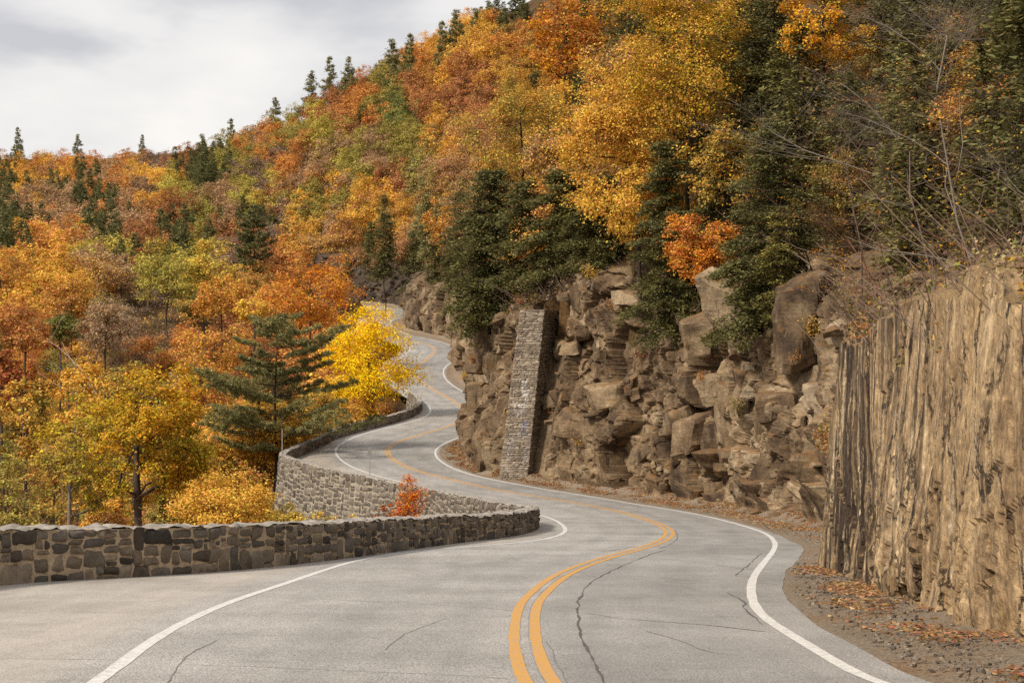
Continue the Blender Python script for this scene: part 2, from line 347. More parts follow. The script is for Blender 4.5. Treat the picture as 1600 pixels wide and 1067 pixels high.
# the stone wall's line (plan) - one run round the inside of the bend
def wtop(px, tpy, h):
    ys = np.linspace(470, 1300, 3000); e = ys - h*sc_at(ys); return rp(px, np.interp(tpy, e, ys))
WALL1 = np.array([(-13, 22), (-12.2, 30), rp(0, 910), rp(200, 901), rp(390, 888), rp(560, 868), rp(700, 848), rp(790, 838), rp(825, 830), (.95, 82.3)])
WALL2 = np.array([(.95, 82.3), (.7, 85.3), (-.3, 89), wtop(740, 776, .85), wtop(600, 748, .85), wtop(520, 735, .85), wtop(455, 716, .85), wtop(436, 709, .85),
                  rp(466, 712), rp(495, 700), rp(521, 685), rp(560, 674), rp(617, 660), rp(648, 649), rp(657, 640), rp(653, 630), rp(640, 622)])
wall1 = smooth_path(WALL1, .25); wall2 = smooth_path(WALL2, .25)
wl_all = np.concatenate([wall1, wall2])
_wo = np.argsort(wl_all[:, 1]); WY, WX = wl_all[_wo, 1], wl_all[_wo, 0]
def Xleft(Y):
    Y = np.asarray(Y, float); w_ = np.interp(Y, WY, WX); far = Xl(Y) - 1.6
    return np.where(Y > WY[-1], far, np.where(Y < WY[0], np.interp(Y, [0, WY[0]], [-15, WX[0]]), w_))
# foot of the cliffs
FOOT = np.array([(22, 49.5), (17.5, 54), (14.2, 62)] + [rp(*q) for q in [(1290, 827), (1225, 810), (1160, 799), (1100, 789), (1000, 774), (900, 760), (860, 754), (830, 750), (776, 743), (750, 735), (732, 723), (722, 709), (724, 696), (738, 684), (770, 670), (795, 657), (800, 646), (792, 632), (770, 618), (742, 607), (724, 597), (712, 584), (716, 571), (732, 560), (742, 552), (735, 544), (715, 536), (690, 528), (665, 522), (645, 518), (630, 511), (632, 503), (648, 496), (656, 490), (648, 483), (620, 478), (580, 474), (530, 471), (470, 468)]])
SLABF = np.array([(6.9, 8), (6.3, 16), rp(1600, 1025), rp(1450, 960), rp(1370, 925), rp(1290, 890)])
foot = smooth_path(FOOT, .5)
fy = np.concatenate([SLABF[:, 1], [46.5], foot[:, 1]]); fx = np.concatenate([SLABF[:, 0], [13.5], foot[:, 0]])
_fo = np.argsort(fy); fy, fx = fy[_fo], fx[_fo]
def Xfoot(Y): return np.interp(Y, fy, fx)

# ------------------------------------------------------------------ terrain height (thin plate spline through surveyed points)
CP = []
def cp(px, py, D): CP.append(((px-800)/F*D, D, (533.5-py)/F*D))
def cliffH(Y): return np.interp(Y, [8, 44, 51, 70, 78, 90, 105, 120, 132, 150, 170, 210, 270, 330, 400, 450], [4.7, 4.9, 5.0, 7.6, 8.8, 10.2, 12.0, 14.2, 15, 11.5, 10, 10, 9, 9, 9, 9])
for Y in (10, 20, 30, 40):
    z = Zr(Y) + 4.8; x = Xfoot(Y)
    CP += [(x+3, Y, z), (x+12, Y, z+6), (x+30, Y, z+19), (x+60, Y, z+42), (x+120, Y, z+85)]
for Y in (56, 75, 90, 105, 120, 135, 150, 175, 205, 240, 275, 310, 345, 380, 410):
    z = Zr(Y) + cliffH(Y); x = Xfoot(Y)
    CP += [(x+6, Y, z+1.5), (x+20, Y, z+12), (x+45, Y, z+31)]
    if Y in (75, 105, 135, 175, 240, 310, 380): CP += [(x+90, Y, z+64), (x+160, Y, z+105)]
for Y in (12, 30, 50, 70):
    z = Zr(Y) - 3; x = Xleft(Y); CP += [(x-4, Y, z), (x-15, Y, z-6), (x-40, Y, z-16), (x-90, Y, z-22)]
CP += [(-7.0, 86, Zr(86)-5), (-14, 100, Zr(100)-7.), (-19, 120, Zr(120)-7.5)]
for Y in (100, 125, 150, 180, 210, 250, 290, 330):
    z = Zr(Y) - 4; x = Xleft(Y) - 2; CP += [(x-5, Y, z-2), (x-18, Y, z-8), (x-45, Y, z-12)]
for q in [(640,430,425),(600,425,450),(600,330,520),(600,240,600),(610,150,690),(700,400,410),(700,300,470),(700,215,530),(700,150,590),(715,105,650),(800,30,600),(900,-40,560),(540,440,460),
          (500,430,470),(500,320,570),(500,220,670),(500,180,760),(400,440,450),(400,330,570),(400,255,720),(395,228,840),(300,480,400),(300,400,480),(300,320,610),(300,265,780),(295,262,900),
          (150,560,320),(150,480,390),(150,400,480),(150,320,640),(150,268,880),(150,252,1050),(0,620,280),(0,540,340),(0,460,410),(0,400,490),(0,320,660),(0,268,900),(0,250,1100),
          (-250,620,280),(-250,460,410),(-250,400,490),(-250,320,660),(-250,262,1000),(300,265,1250),(0,262,1400),(-250,262,1400),(600,190,1000),(600,200,1300),(900,-20,900),(1300,-200,800)]: cp(*q)
CP = np.array(CP)
_sc = 100.
def _k(r2): return .5*r2*np.log(r2 + 1e-9)
A = CP[:, :2]/_sc; n = len(A); K = _k(((A[:, None]-A[None])**2).sum(2)) + np.eye(n)*.003
Pm = np.concatenate([np.ones((n, 1)), A], 1)
Wt = np.linalg.solve(np.block([[K, Pm], [Pm.T, np.zeros((3, 3))]]), np.concatenate([CP[:, 2], np.zeros(3)]))
def Zn(X, Y):
    X, Y = np.broadcast_arrays(np.asarray(X, float), np.asarray(Y, float)); q = np.stack([X.ravel(), Y.ravel()], 1)/_sc; r = np.zeros(len(q))
    for a in range(0, len(q), 20000):
        b = q[a:a+20000]; r[a:a+20000] = _k(((b[:, None]-A[None])**2).sum(2)) @ Wt[:n] + Wt[n] + b @ Wt[n+1:]
    return r.reshape(X.shape)
def ground(X, Y):
    z = Zn(X, Y); X = np.asarray(X, float); Y = np.asarray(Y, float)
    lo = Zr(Y) - 2.5
    inside = (X > Xleft(Y) - .3) & (X < Xfoot(Y) + 4) & (Y < 470)
    dl = Xleft(Y) - X
    z = np.where((dl > -.3) & (Y < 240), np.minimum(z, Zr(Y) - 3 - .3*np.clip(dl, 0, 25)), z)
    return np.where(inside, np.minimum(lo, z), z)
gy = np.concatenate([np.arange(-10, 160, 1.5), np.arange(160, 480, 3), np.arange(480, 1500, 12)])
gx = np.concatenate([np.arange(-520, -60, 12), np.arange(-60, -20, 3), np.arange(-20, 45, 1.25), np.arange(45, 110, 3), np.arange(110, 520, 12)])
GX, GY = np.meshgrid(gx, gy); GZ = ground(GX, np.maximum(GY, 6))
GZ = GZ + .35*fbm(np.stack([GX*.25, GY*.25, GX*0], -1), 3, 3) * ((GX < Xleft(GY)-2) | (GX > Xfoot(GY)+5))
o = new_obj('hillside', np.stack([GX, GY, GZ], -1).reshape(-1, 3), grid_faces(len(gy), len(gx)), M['litter']); kind(o, 'structure')
v = np.array([[-6000, -300, -60], [6000, -300, -60], [6000, 6000, -60], [-6000, 6000, -60]], float)
kind(new_obj('valley_floor', v, np.array([[0, 1, 2, 3]]), M['litter']), 'structure')

# ------------------------------------------------------------------ road, shoulders, markings
ry = np.concatenate([np.arange(-12, 60, .5), np.arange(60, 240, .75), np.arange(240, 452, 1.5)])
U = np.linspace(0, 1, 41)
yc = np.maximum(ry, 2)
xl = Xleft(yc) + .05; xr = Xr(yc) + np.interp(yc, [0, 40, 46, 60, 66, 80, 120], [.5, .7, .8, .9, .5, .35, .35])
xr = xr + .06*fbm(np.stack([yc*.3, yc*0, yc*0], -1), 21, 3)
X = xl[:, None] + (xr - xl)[:, None]*U[None]; Yg = np.broadcast_to(ry[:, None], X.shape)
lane = sstep(.0, .25, X - Xy(yc)[:, None])
dust = 1 - sstep(-1.3, -.25, X - Xl(yc)[:, None]); dust = dust*np.where(yc[:, None] > 62, .85, np.interp(X, [-12, -6, -2], [.45, .6, .9]))
uL = np.abs(X - Xy(yc)[:, None])/3.4; track = np.exp(-((uL-.27)/.11)**2) + np.exp(-((uL-.77)/.11)**2)
o = new_obj('road', np.stack([X, Yg, Zr(yc)[:, None] + 0*X], -1).reshape(-1, 3), grid_faces(*X.shape), M['asphalt'], attrs=dict(lane=lane.ravel(), dust=dust.ravel(), track=track.ravel())); kind(o, 'structure')
# gravel shoulder between the asphalt and the rock
V = np.linspace(0, 1, 30)
xs0 = xr - .25; xs1 = Xfoot(yc) + 4.0
X = xs0[:, None] + (xs1 - xs0)[:, None]*V[None]; d = X - xr[:, None]
Zs = Zr(yc)[:, None] - .007 + .08*sstep(.3, 2.5, d) + .05*fbm(np.stack([X*1.6, Yg[:, :1] + 0*X, 0*X], -1), 5, 4)*sstep(0, .6, d) + np.interp(yc, [44, 62], [.03, .35])[:, None]*sstep(-.8, .3, X - Xfoot(yc)[:, None])
o = new_obj('gravel_shoulder', np.stack([X, ry[:, None] + 0*X, Zs], -1).reshape(-1, 3), grid_faces(*X.shape), M['gravel']); kind(o, 'structure')

def ribbon(name, P, off, wid, mat, lift=.005, lo=-99, hi=999, parent=None):
    P = P[(P[:, 1] > lo) & (P[:, 1] < hi)]
    T = np.gradient(P, axis=0); T /= np.linalg.norm(T, axis=1)[:, None] + 1e-9
    for _ in range(3): T[1:-1] = (T[:-2] + T[1:-1] + T[2:])/3
    Nn = np.stack([T[:, 1], -T[:, 0]], 1)
    wid = np.broadcast_to(wid, (len(P),)); us = np.array([-.5, 0, .5])
    XY = P[:, None] + Nn[:, None]*(off + wid[:, None]*us[None])[..., None]
    z = Zr(XY[..., 1]) + lift
    f = grid_faces(len(P), 3)
    return new_obj(name, np.concatenate([XY, z[..., None]], -1).reshape(-1, 3), f, mat)
wn_ = lambda P, b, a, s: b + a*fbm(np.stack([np.arange(len(P))*.7, np.zeros(len(P)), np.zeros(len(P))], -1), s, 3)
for P, s in ((lft, 1), (rgt, 2)):
    kind(ribbon('edge_line', P, 0, wn_(P, .18, .014, s), M['white']), 'structure')
for of in (-.15, .15):
    kind(ribbon('centre_line', yel, of, wn_(yel, .155, .012, 5), M['yellow'], .0055), 'structure')
kind(ribbon('centre_line_gap', yel, 0, .10, M['asphalt'], .004, 10, 70), 'structure')
def crack(pts, wid, seed, mat=None):
    mat = mat or ('tar' if wid > .045 else 'hairline')
    P = smooth_path(rps(pts), .12, 1); nn = np.arange(len(P))
    P[:, 0] += .03*fbm(np.stack([nn*.12, nn*0, nn*0], -1), seed, 4); P[:, 1] += .09*fbm(np.stack([nn*.12, nn*0 + 5, nn*0], -1), seed, 4)
    wd = np.clip(.55*wid*(.8 + .7*fbm(np.stack([nn*.2, nn*0, nn*0+9], -1), seed, 3)), .012, 1); wd[0] = wd[-1] = .004
    kind(ribbon('road_crack', P, 0, wd, M[mat], .0045), 'structure')
crack([(1042,858),(1010,868),(950,893),(915,915),(903,938),(903,965),(912,1005),(928,1040),(950,1072)], .07, 31)
crack([(1055,828),(1060,838),(1050,850),(1030,857)], .06, 32)
crack([(1190,865),(1165,885),(1150,900)], .055, 33); crack([(1138,926),(1160,938),(1168,955),(1190,975)], .05, 34)
crack([(912,958),(1000,968),(1100,975),(1200,986)], .05, 35); crack([(970,898),(1060,905),(1110,910)], .035, 36)
crack([(1030,872),(1100,880),(1160,888)], .03, 37); crack([(340,1000),(300,1020),(272,1045),(258,1070)], .04, 38)
crack([(290,1037),(420,1042),(560,1048),(700,1053),(800,1062)], .022, 39); crack([(0,1028),(90,1030),(190,1032)], .02, 40)
crack([(430,933),(540,937),(700,945),(810,955)], .03, 41); crack([(560,905),(700,910),(830,913)], .018, 42)
crack([(850,1000),(870,1030),(885,1068)], .02, 43); crack([(1010,985),(1060,1000),(1110,1020),(1150,1022)], .03, 44)
crack([(600,1015),(640,985),(700,965)], .015, 45); crack([(940,862),(985,855),(1010,851)], .06, 46)

# ------------------------------------------------------------------ cliffs
def path_frame(P, sm=40):
    T = np.gradient(P, axis=0); T /= np.linalg.norm(T, axis=1)[:, None] + 1e-9
    k = np.ones(sm)/sm
    T = np.stack([np.convolve(np.pad(T[:, i], sm//2, mode='edge'), k, 'same')[sm//2:sm//2+len(P)] for i in (0, 1)], 1)
    T /= np.linalg.norm(T, axis=1)[:, None] + 1e-9
    return T, np.stack([T[:, 1], -T[:, 0]], 1)          # right hand normal: into the hill (path runs away from the camera)
def rock_strip(name, P, dh, back, seed, far):
    T, N = path_frame(P)
    H = cliffH(P[:, 1])*(1 + .10*fbm(np.stack([P[:, 0]*.12, P[:, 1]*.12, P[:, 1]*0], -1), seed+9, 3))
    nh = int(H.max()/dh); hs = np.linspace(-.06, 1, nh); nb = int(back/dh/1.6); bs = np.linspace(0, 1, nb+1)[1:]*back
    h = H[:, None]*hs[None]; setb = .24*np.maximum(h, 0)
    base = P[:, None, :] + N[:, None]*setb[..., None]; face = np.concatenate([base, (Zr(P[:, 1])[:, None] + h)[..., None]], -1)
    top = P[:, None, :] + N[:, None]*(.24*H[:, None] + bs[None])[..., None]
    ztop = (Zr(P[:, 1]) + H)[:, None] + .62*bs[None]
    top = np.concatenate([top, ztop[..., None]], -1)
    q = np.concatenate([face, top], 1); sh = q.shape[:2]; p = q.reshape(-1, 3)
    k = np.concatenate([hs*0 + 1, np.linspace(1, 0, nb)**1.0*.8 + .2])[None].repeat(len(P), 0).ravel()
    Nf = np.repeat(N, sh[1], 0)
    # tilted coordinates for the bedding
    pz = p[:, 2] + .16*p[:, 0] + .10*p[:, 1]
    wob = np.stack([vnoise(p*.45, seed+71), vnoise(p*.45, seed+72), vnoise(p*.45, seed+73)], 1)
    b = np.stack([p[:, 0], p[:, 1], pz*.8], 1) + wob*.3
    f1, f2, r1, dv = voro(b/3.6, seed); e1 = sstep(0, .06, f2-f1)
    D = .95*(r1[:, 0] - .5)*2 + dv[:, 2]*(r1[:, 1]-.4)*1.2 + (dv[:, 0]+dv[:, 1])*(r1[:, 2]-.5)*1.2 + .35*(e1 - 1)
    b2 = np.stack([p[:, 0], p[:, 1], pz*1.1], 1) + wob*.2
    g1, g2, r2, dw = voro(b2/1.3, seed+20); e2 = sstep(0, .07, g2-g1)
    D += .30*(r2[:, 0] - .5)*2 + dw[:, 2]*(r2[:, 1]-.4)*.6 + (dw[:, 0]+dw[:, 1])*(r2[:, 2]-.5)*.6 + .14*(e2 - 1)
    if not far:
        c1, c2, r3, dx = voro(np.stack([p[:, 0], p[:, 1], pz*1.5], 1)/.5, seed+40); D += .08*(r3[:, 0]-.5)*2 + .14*dx[:, 2]*(r3[:, 1]-.5) + .12*(dx[:, 0]+dx[:, 1])*(r3[:, 2]-.5)
    D += 1.5*fbm(p*.12, seed+50, 3) + .05*fbm(p*1.8, seed+60, 3)
    bd = np.abs(p[:, 0]-.7 - .12*np.maximum(p[:, 2]+10, 0)); D = np.where((p[:, 1] < 150) & (p[:, 1] > 118), np.minimum(D, np.interp(bd, [1.7, 2.5], [-.8, 3])), D)
    D = D*k
    # undercuts close to the road stay on the hill side of the verge
    hh = (p[:, 2] - Zr(p[:, 1])); D = np.minimum(D, np.interp(hh, [0, 1.5, 4], [.25, .7, 1.8]))
    p = p - np.concatenate([Nf*D[:, None], (-.05*D*k)[:, None]], 1)
    vs_, fs_, bk = [p], [grid_faces(*sh)], [r1[:, 2]*.5 + r2[:, 2]*.5]; off = len(p); rr = np.random.default_rng(seed)
    bn = np.array([-.16, -.10, 1.]); bn /= np.linalg.norm(bn); pp = p.reshape(sh[0], sh[1], 3); nf = len(hs)
    for lo_, hi_, cnt_, gr in (((1.6, 3.2, 130, 13), (.6, 1.4, 420, 9), (.25, .5, 500, 5)) if not far else ((1.3, 2.6, 130, 8), (.5, 1.1, 260, 6))):
        cu = []
        for ax in range(3):
            for sg in (-1, 1):
                g_ = np.tan(np.linspace(-1, 1, gr)*pi/4); A_, B_ = np.meshgrid(g_, g_, indexing='ij'); q_ = np.zeros((gr, gr, 3)); q_[..., ax] = sg; q_[..., (ax+1) % 3] = A_*sg; q_[..., (ax+2) % 3] = B_; cu.append(q_.reshape(-1, 3))
        cu = np.concatenate(cu); cu /= np.linalg.norm(cu, axis=1)[:, None]; cf = np.concatenate([grid_faces(gr, gr, i*gr*gr) for i in range(6)])
        for i in range(cnt_):
            ti = int(rr.random()*sh[0]); hi = int(rr.random()**1.15*nf*1.06); hi = min(hi, sh[1]-1)
            c = pp[ti, hi].copy(); z_ = lo_ + (hi_-lo_)*rr.random()**1.6
            if abs(c[0]-.7-.12*max(c[2]+10, 0)) < 1.0 + z_*.6 and 118 < c[1] < 146: continue
            n_ = N[ti]; yaw = rr.normal()*.35; n2 = np.array([n_[0]*math.cos(yaw)-n_[1]*math.sin(yaw), n_[0]*math.sin(yaw)+n_[1]*math.cos(yaw), rr.normal()*.10 + .12]); n2 /= np.linalg.norm(n2)
            b_ = bn + rr.normal(size=3)*.10; b_ -= (b_@n2)*n2; b_ /= np.linalg.norm(b_); t_ = np.cross(b_, n2)
            sz = z_*np.array([rr.uniform(.6, 1.5), rr.uniform(.6, 1.0), rr.choice([rr.uniform(.28, .55), rr.uniform(.6, 1.3)])])*.60
            pl = [(np.array([1, 0, 0.]), 1), (np.array([-1, 0, 0.]), 1), (np.array([0, 1, 0.]), 1), (np.array([0, -1, 0.]), 1), (np.array([0, 0, 1.]), 1), (np.array([0, 0, -1.]), 1)]
            for _ in range(4): w_ = rr.normal(size=3); w_ /= np.linalg.norm(w_); pl.append((w_, rr.uniform(1.0, 1.4)))
            nn_ = np.array([a for a, _ in pl]); nn_[:6] += rr.normal(size=(6, 3))*.13; dd_ = np.array([d for _, d in pl]); qq = cu @ nn_.T
            rad = np.min(np.where(qq > .02, dd_/np.maximum(qq, .02), 9), axis=1); v_ = cu*rad[:, None]
            v_ = v_*sz; v_ = v_[:, :1]*t_ + v_[:, 1:2]*n2 + v_[:, 2:]*b_
            if hi > nf*.93: sz = sz*np.array([1, .8, .5])
            emb = sz[1]*rr.uniform(.25, .95)
            if c[2] - Zr(c[1]) < 1.3: emb = max(emb, sz[1]*1.0 - .2)
            v_ = v_ + c + n2*emb
            vs_.append(v_); fs_.append(cf + off); off += len(v_); bk.append(np.full(len(v_), rr.random()))
    V_ = np.concatenate(vs_); nb0 = len(p); q_ = V_[nb0:]
    V_[nb0:] += .30*np.stack([vnoise(q_*.8, seed+90), vnoise(q_*.8, seed+91), .8*vnoise(q_*.8, seed+92)], 1)
    V_[nb0:] += np.stack([fbm(q_*1.5, seed+80, 4), fbm(q_*1.5+9, seed+81, 4), fbm(q_*np.array([1.5, 1.5, 3])+4, seed+82, 4)], 1)*np.array([.05, .05, .035])
    hh = V_[:, 2] - Zr(V_[:, 1]); V_[:, 0] = np.where(hh < 3, np.maximum(V_[:, 0], Xfoot(V_[:, 1]) - np.interp(hh, [0, .4, 1.2, 3], [0, .15, .5, 2.2])), V_[:, 0])
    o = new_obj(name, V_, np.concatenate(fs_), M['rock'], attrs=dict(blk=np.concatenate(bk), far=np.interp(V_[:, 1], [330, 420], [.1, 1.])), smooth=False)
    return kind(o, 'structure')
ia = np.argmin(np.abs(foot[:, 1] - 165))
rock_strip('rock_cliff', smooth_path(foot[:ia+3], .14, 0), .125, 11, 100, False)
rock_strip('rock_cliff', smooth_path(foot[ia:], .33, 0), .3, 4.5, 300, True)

# the smooth striped slab beside the road
sp = smooth_path(np.array([(7.0, 6), (6.5, 13)] + [tuple(q) for q in SLABF[2:]]), .055, 2)
endp = smooth_path(np.array([tuple(SLABF[-1]), (8.05, 44.6), (9.2, 45.4), (12.5, 46.4), (17, 48)]), .055, 2)
SP = np.concatenate([sp, endp[1:]]); T, N = path_frame(SP, 8)
tt = np.arange(len(SP))*.055
topz = np.interp(SP[:, 1], [6, 22, 29, 33, 37, 40.5, 43.8, 46], [(533.5-420)/F*12, (533.5-437)/F*22, (533.5-452)/F*29, (533.5-462)/F*31.2, (533.5-505)/F*35.5, (533.5-537)/F*39.5, (533.5-572)/F*43.8, (533.5-590)/F*46])
topz += .14*fbm(np.stack([tt*.9, tt*0, tt*0], -1), 71, 5) + .14*np.sign(vnoise(np.stack([tt*.35, tt*0, tt*0], -1), 72))
zb = Zr(SP[:, 1]) - .3; nh = 100; hs = np.linspace(0, 1, nh); bs = np.linspace(0, 1, 26)[1:]*4.5
zz = zb[:, None] + (topz - zb)[:, None]*hs[None]
setb = .05*(zz - zb[:, None])
face = np.concatenate([SP[:, None] + N[:, None]*setb[..., None], zz[..., None]], -1)
top = np.concatenate([SP[:, None] + N[:, None]*(setb[:, -1:] + bs[None])[..., None], (topz[:, None] + .30*bs[None])[..., None]], -1)
q = np.concatenate([face, top], 1); sh = q.shape[:2]; p = q.reshape(-1, 3)
tA = np.repeat(tt, sh[1]); zA = p[:, 2]; hA = zA - np.repeat(zb, sh[1])
k = np.concatenate([np.ones(nh), np.linspace(.9, .5, 25)])[None].repeat(len(SP), 0).ravel()
z0 = 0*tA
D = .20*fbm(np.stack([tA*.22, zA*.16, z0], -1), 81, 3) + .006*vnoise(np.stack([tA*4.2, zA*.3, z0+2], -1), 83) + .022*fbm(np.stack([tA*3, zA*1.2, z0], -1), 84, 4)
wq = fbm(np.stack([tA*.9, zA*.9, z0], -1), 85, 4); wr = fbm(np.stack([tA*2.2, zA*1.6, z0+4], -1), 86, 3)
f1, f2, r1, dv = voro(np.stack([tA*.55 + .30*zA + .30*wq, zA*.34 + .22*wq + .05*wr, z0], -1), 91)
low = sstep(3.6, .3, hA + .8*wq); lowk = .22 + .78*low
D += (.10*(r1[:, 0]-.5)*2 + dv[:, 0]*(r1[:, 1]-.5)*.22 + dv[:, 1]*(r1[:, 2]-.5)*.22)*lowk - .12*(1 - sstep(0, .035, f2-f1))*(r1[:, 2] > .35)*lowk
g1, g2, r2, dw = voro(np.stack([tA*1.5 + .6*zA + .5*wr, zA*.80 - .15*tA + .3*wr, z0], -1), 95)
D += (.07*(r2[:, 0]-.5)*2 + dw[:, 1]*(r2[:, 1]-.5)*.14 + dw[:, 0]*(r2[:, 2]-.5)*.14 - .05*(1 - sstep(0, .05, g2-g1))*(r2[:, 1] > .6))*(.12 + .75*low)
h1, h2, r3, dx = voro(np.stack([tA*4.5 + .8*wr, zA*2.4 + wr, z0], -1), 97)
D += (.012*(r3[:, 0]-.5)*2 + .03*dx[:, 0]*(r3[:, 2]-.5))*(.3 + .7*low)
p = p - np.concatenate([np.repeat(N, sh[1], 0)*(D*k)[:, None], np.zeros((len(p), 1))], 1)
kind(new_obj('rock_face', p, grid_faces(*sh), M['slab'], smooth=False), 'structure')

# ------------------------------------------------------------------ stone walls
def split(t0, t1, h0, h1, mw, mh, r, out_, big=1.):
    wv, hv = t1-t0, h1-h0
    lw, lh = mw*r.uniform(.7, 1.6), mh*r.uniform(.7, 1.7)
    if wv > lw*1.5 and wv/mw > hv/mh*.8 or wv > 2.2*mw:
        c = t0 + wv*r.uniform(.3, .7); split(t0, c, h0, h1, mw, mh, r, out_); split(c, t1, h0, h1, mw, mh, r, out_)
    elif hv > lh*1.3:
        c = h0 + hv*r.uniform(.35, .65); split(t0, t1, h0, c, mw, mh, r, out_); split(t0, t1, c, h1, mw, mh, r, out_)
    else: out_.append((t0, t1, h0, h1))
def stones(rects, gap, bulge, mapf, seed, n=6, mm=5, rough=.02, paint=None):
    """one displaced patch per stone; mapf(t,h,d) -> world"""
    mb = MB(); r = random.Random(seed)
    u = np.linspace(0, 1, n); v_ = np.linspace(0, 1, mm); Ug, Vg = np.meshgrid(u, v_, indexing='ij')
    edge = np.minimum(np.minimum(Ug, 1-Ug)*2*2.2, np.minimum(Vg, 1-Vg)*2*2.2); edge = np.clip(edge, 0, 1)**.6
    F_ = grid_faces(n, mm)
    Tt, Hh, Dd, Rr = [], [], [], []
    for i, (t0, t1, h0, h1) in enumerate(rects):
        g = min(gap*r.uniform(.5, 1.5), .3*(t1-t0), .3*(h1-h0)); t0 += g/2; t1 -= g/2; h0 += g/2; h1 -= g/2
        j = [r.uniform(-1, 1)*min(.17*(t1-t0), .07) for _ in range(4)]; jh = [r.uniform(-1, 1)*min(.17*(h1-h0), .055) for _ in range(4)]
        cx = [t0+j[0], t1+j[1], t0+j[2], t1+j[3]]; cz = [h0+jh[0], h0+jh[1], h1+jh[2], h1+jh[3]]
        a = (1-Ug)*(1-Vg); b = Ug*(1-Vg); c = (1-Ug)*Vg; d = Ug*Vg
        t = a*cx[0]+b*cx[1]+c*cx[2]+d*cx[3]; h = a*cz[0]+b*cz[1]+c*cz[2]+d*cz[3]
        # round the corners
        rc = 1 - .08*np.clip(np.abs(Ug-.5)*2 + np.abs(Vg-.5)*2 - 1.35, 0, 1)/.65
        tc_, hc_ = (t0+t1)/2, (h0+h1)/2; t = tc_ + (t-tc_)*rc; h = hc_ + (h-hc_)*rc
        bl = bulge*r.uniform(.5, 1.4)
        dd = -.012 + (bl + .012)*edge + r.uniform(-1, 1)*bl*.9*(Ug-.5) + r.uniform(-1, 1)*bl*1.0*(Vg-.5)
        Tt.append(t); Hh.append(h); Dd.append(dd); Rr.append(np.full(t.shape, r.random()))
    Tt, Hh, Dd, Rr = [np.array(x) for x in (Tt, Hh, Dd, Rr)]
    Dd = Dd + rough*fbm(np.stack([Tt*5, Hh*6, Dd*0 + seed], -1), seed, 3)
    W_ = mapf(Tt.ravel(), Hh.ravel(), Dd.ravel())
    nf = len(rects); Fa = (F_[None] + (np.arange(nf)*n*mm)[:, None, None]).reshape(-1, 4)
    mb.add(W_, Fa, rnd=Rr.ravel())
    if paint is not None:
        pk, pc = paint(Tt.ravel(), Hh.ravel()); mb.a['paintk'] = [pk]; mb.a['paint'] = [pc]
    return mb
def wall_thing(name, P, hfun, dfun, label, stone, mortar, sizes, seed, both=True, capmat='cap'):
    """P plan path (road on the right hand side), hfun height above road, dfun depth of the valley face below road"""
    T, N = path_frame(P, 6); t = np.concatenate([[0], np.cumsum(np.linalg.norm(np.diff(P, axis=0), axis=1))]); Lt = t[-1]
    Z0 = Zr(P[:, 1]); Hh = hfun(P); Dn = dfun(P); wd = .26
    root = empty(name, (P[0, 0], P[0, 1], Z0[0]), label, 'stone wall')
    org = np.array([P[0, 0], P[0, 1], Z0[0]])
    def at(tv, n_off, z):
        x = np.interp(tv, t, P[:, 0]); y = np.interp(tv, t, P[:, 1]); nx = np.interp(tv, t, N[:, 0]); ny = np.interp(tv, t, N[:, 1]); zz_ = np.interp(tv, t, Z0)
        return np.stack([x + nx*n_off, y + ny*n_off, zz_ + z], 1) - org
    wd0 = wd - .012
    hT = lambda tv: np.interp(tv, t, Hh); dT = lambda tv: np.interp(tv, t, Dn)
    # core
    ts = t[::2]; cs = []
    for a_, z_ in ((wd0, -.15), (wd0, None), (-wd0, None), (-wd, 'd')):
        h_ = hT(ts) - .02 if z_ is None else (-dT(ts) if z_ == 'd' else ts*0 + z_)
        off = ts*0 + a_ if z_ != 'd' else -(wd0 + .09*(dT(ts)+hT(ts)))
        cs.append(at(ts, off, h_))
    cs = np.stack(cs, 1); new_obj('mortar', cs.reshape(-1, 3), grid_faces(len(ts), 4), mortar, root, smooth=False)
    mw, mh = sizes
    r = random.Random(seed)
    # road face: nominal height 1, scaled to the local height
    rects = []; a = 0.
    while a < Lt - .3:
        b = min(Lt, a + r.uniform(.8, 2.2)); q_ = r.uniform(.28, .62); s_ = r.uniform(.9, 1.5); split(a, b, 0, q_, mw*s_, mh*s_/np.mean(Hh), r, rects); s_ = r.uniform(.5, .95); split(a, b, q_, 1, mw*s_*1.2, mh*s_*.8/np.mean(Hh), r, rects); a = b
    mb = stones(rects, .026, .05, lambda tv, h, d: at(np.clip(tv, 0, Lt), wd + d, -.12 + h*(hT(tv) + .10)), seed, 9, 8, .035)
    # heights are in units of the wall height: gaps get corrected by the aspect of the wall
    mb.build('facing_stones', stone, root)
    rects = []; a = 0.; Dm = float(np.max(Dn + Hh))
    while a < Lt - .3:
        b = min(Lt, a + r.uniform(1.5, 2.8)); split(a, b, 0, float(dT((a+b)/2) + hT((a+b)/2)), mw*.9, mh*1.0, r, rects); a = b
    mb = stones(rects, .05, .06, lambda tv, h, d: at(np.clip(tv, 0, Lt), -(wd + d + .09*h), hT(tv) - h), seed+1)
    mb.build('valley_face_stones', stone, root)
    rects = []; a = 0.
    while a < Lt - .2:
        b = min(Lt, a + r.uniform(.5, 1.1)); rects.append((a, b, -wd-.05, wd+.06) if r.random() < .7 else (a, b, -wd-.05, .02)); 
        if rects[-1][3] < .1: rects.append((a, b, .02, wd+.06))
        a = b
    mb = stones(rects, .03, .035, lambda tv, h, d: at(np.clip(tv, 0, Lt), h, hT(tv) + .01 + d + .035*vnoise(np.stack([tv*1.1, h*0, h*0], -1), seed)), seed+2, rough=.05)
    mb.build('coping', M[capmat], root)
    return root
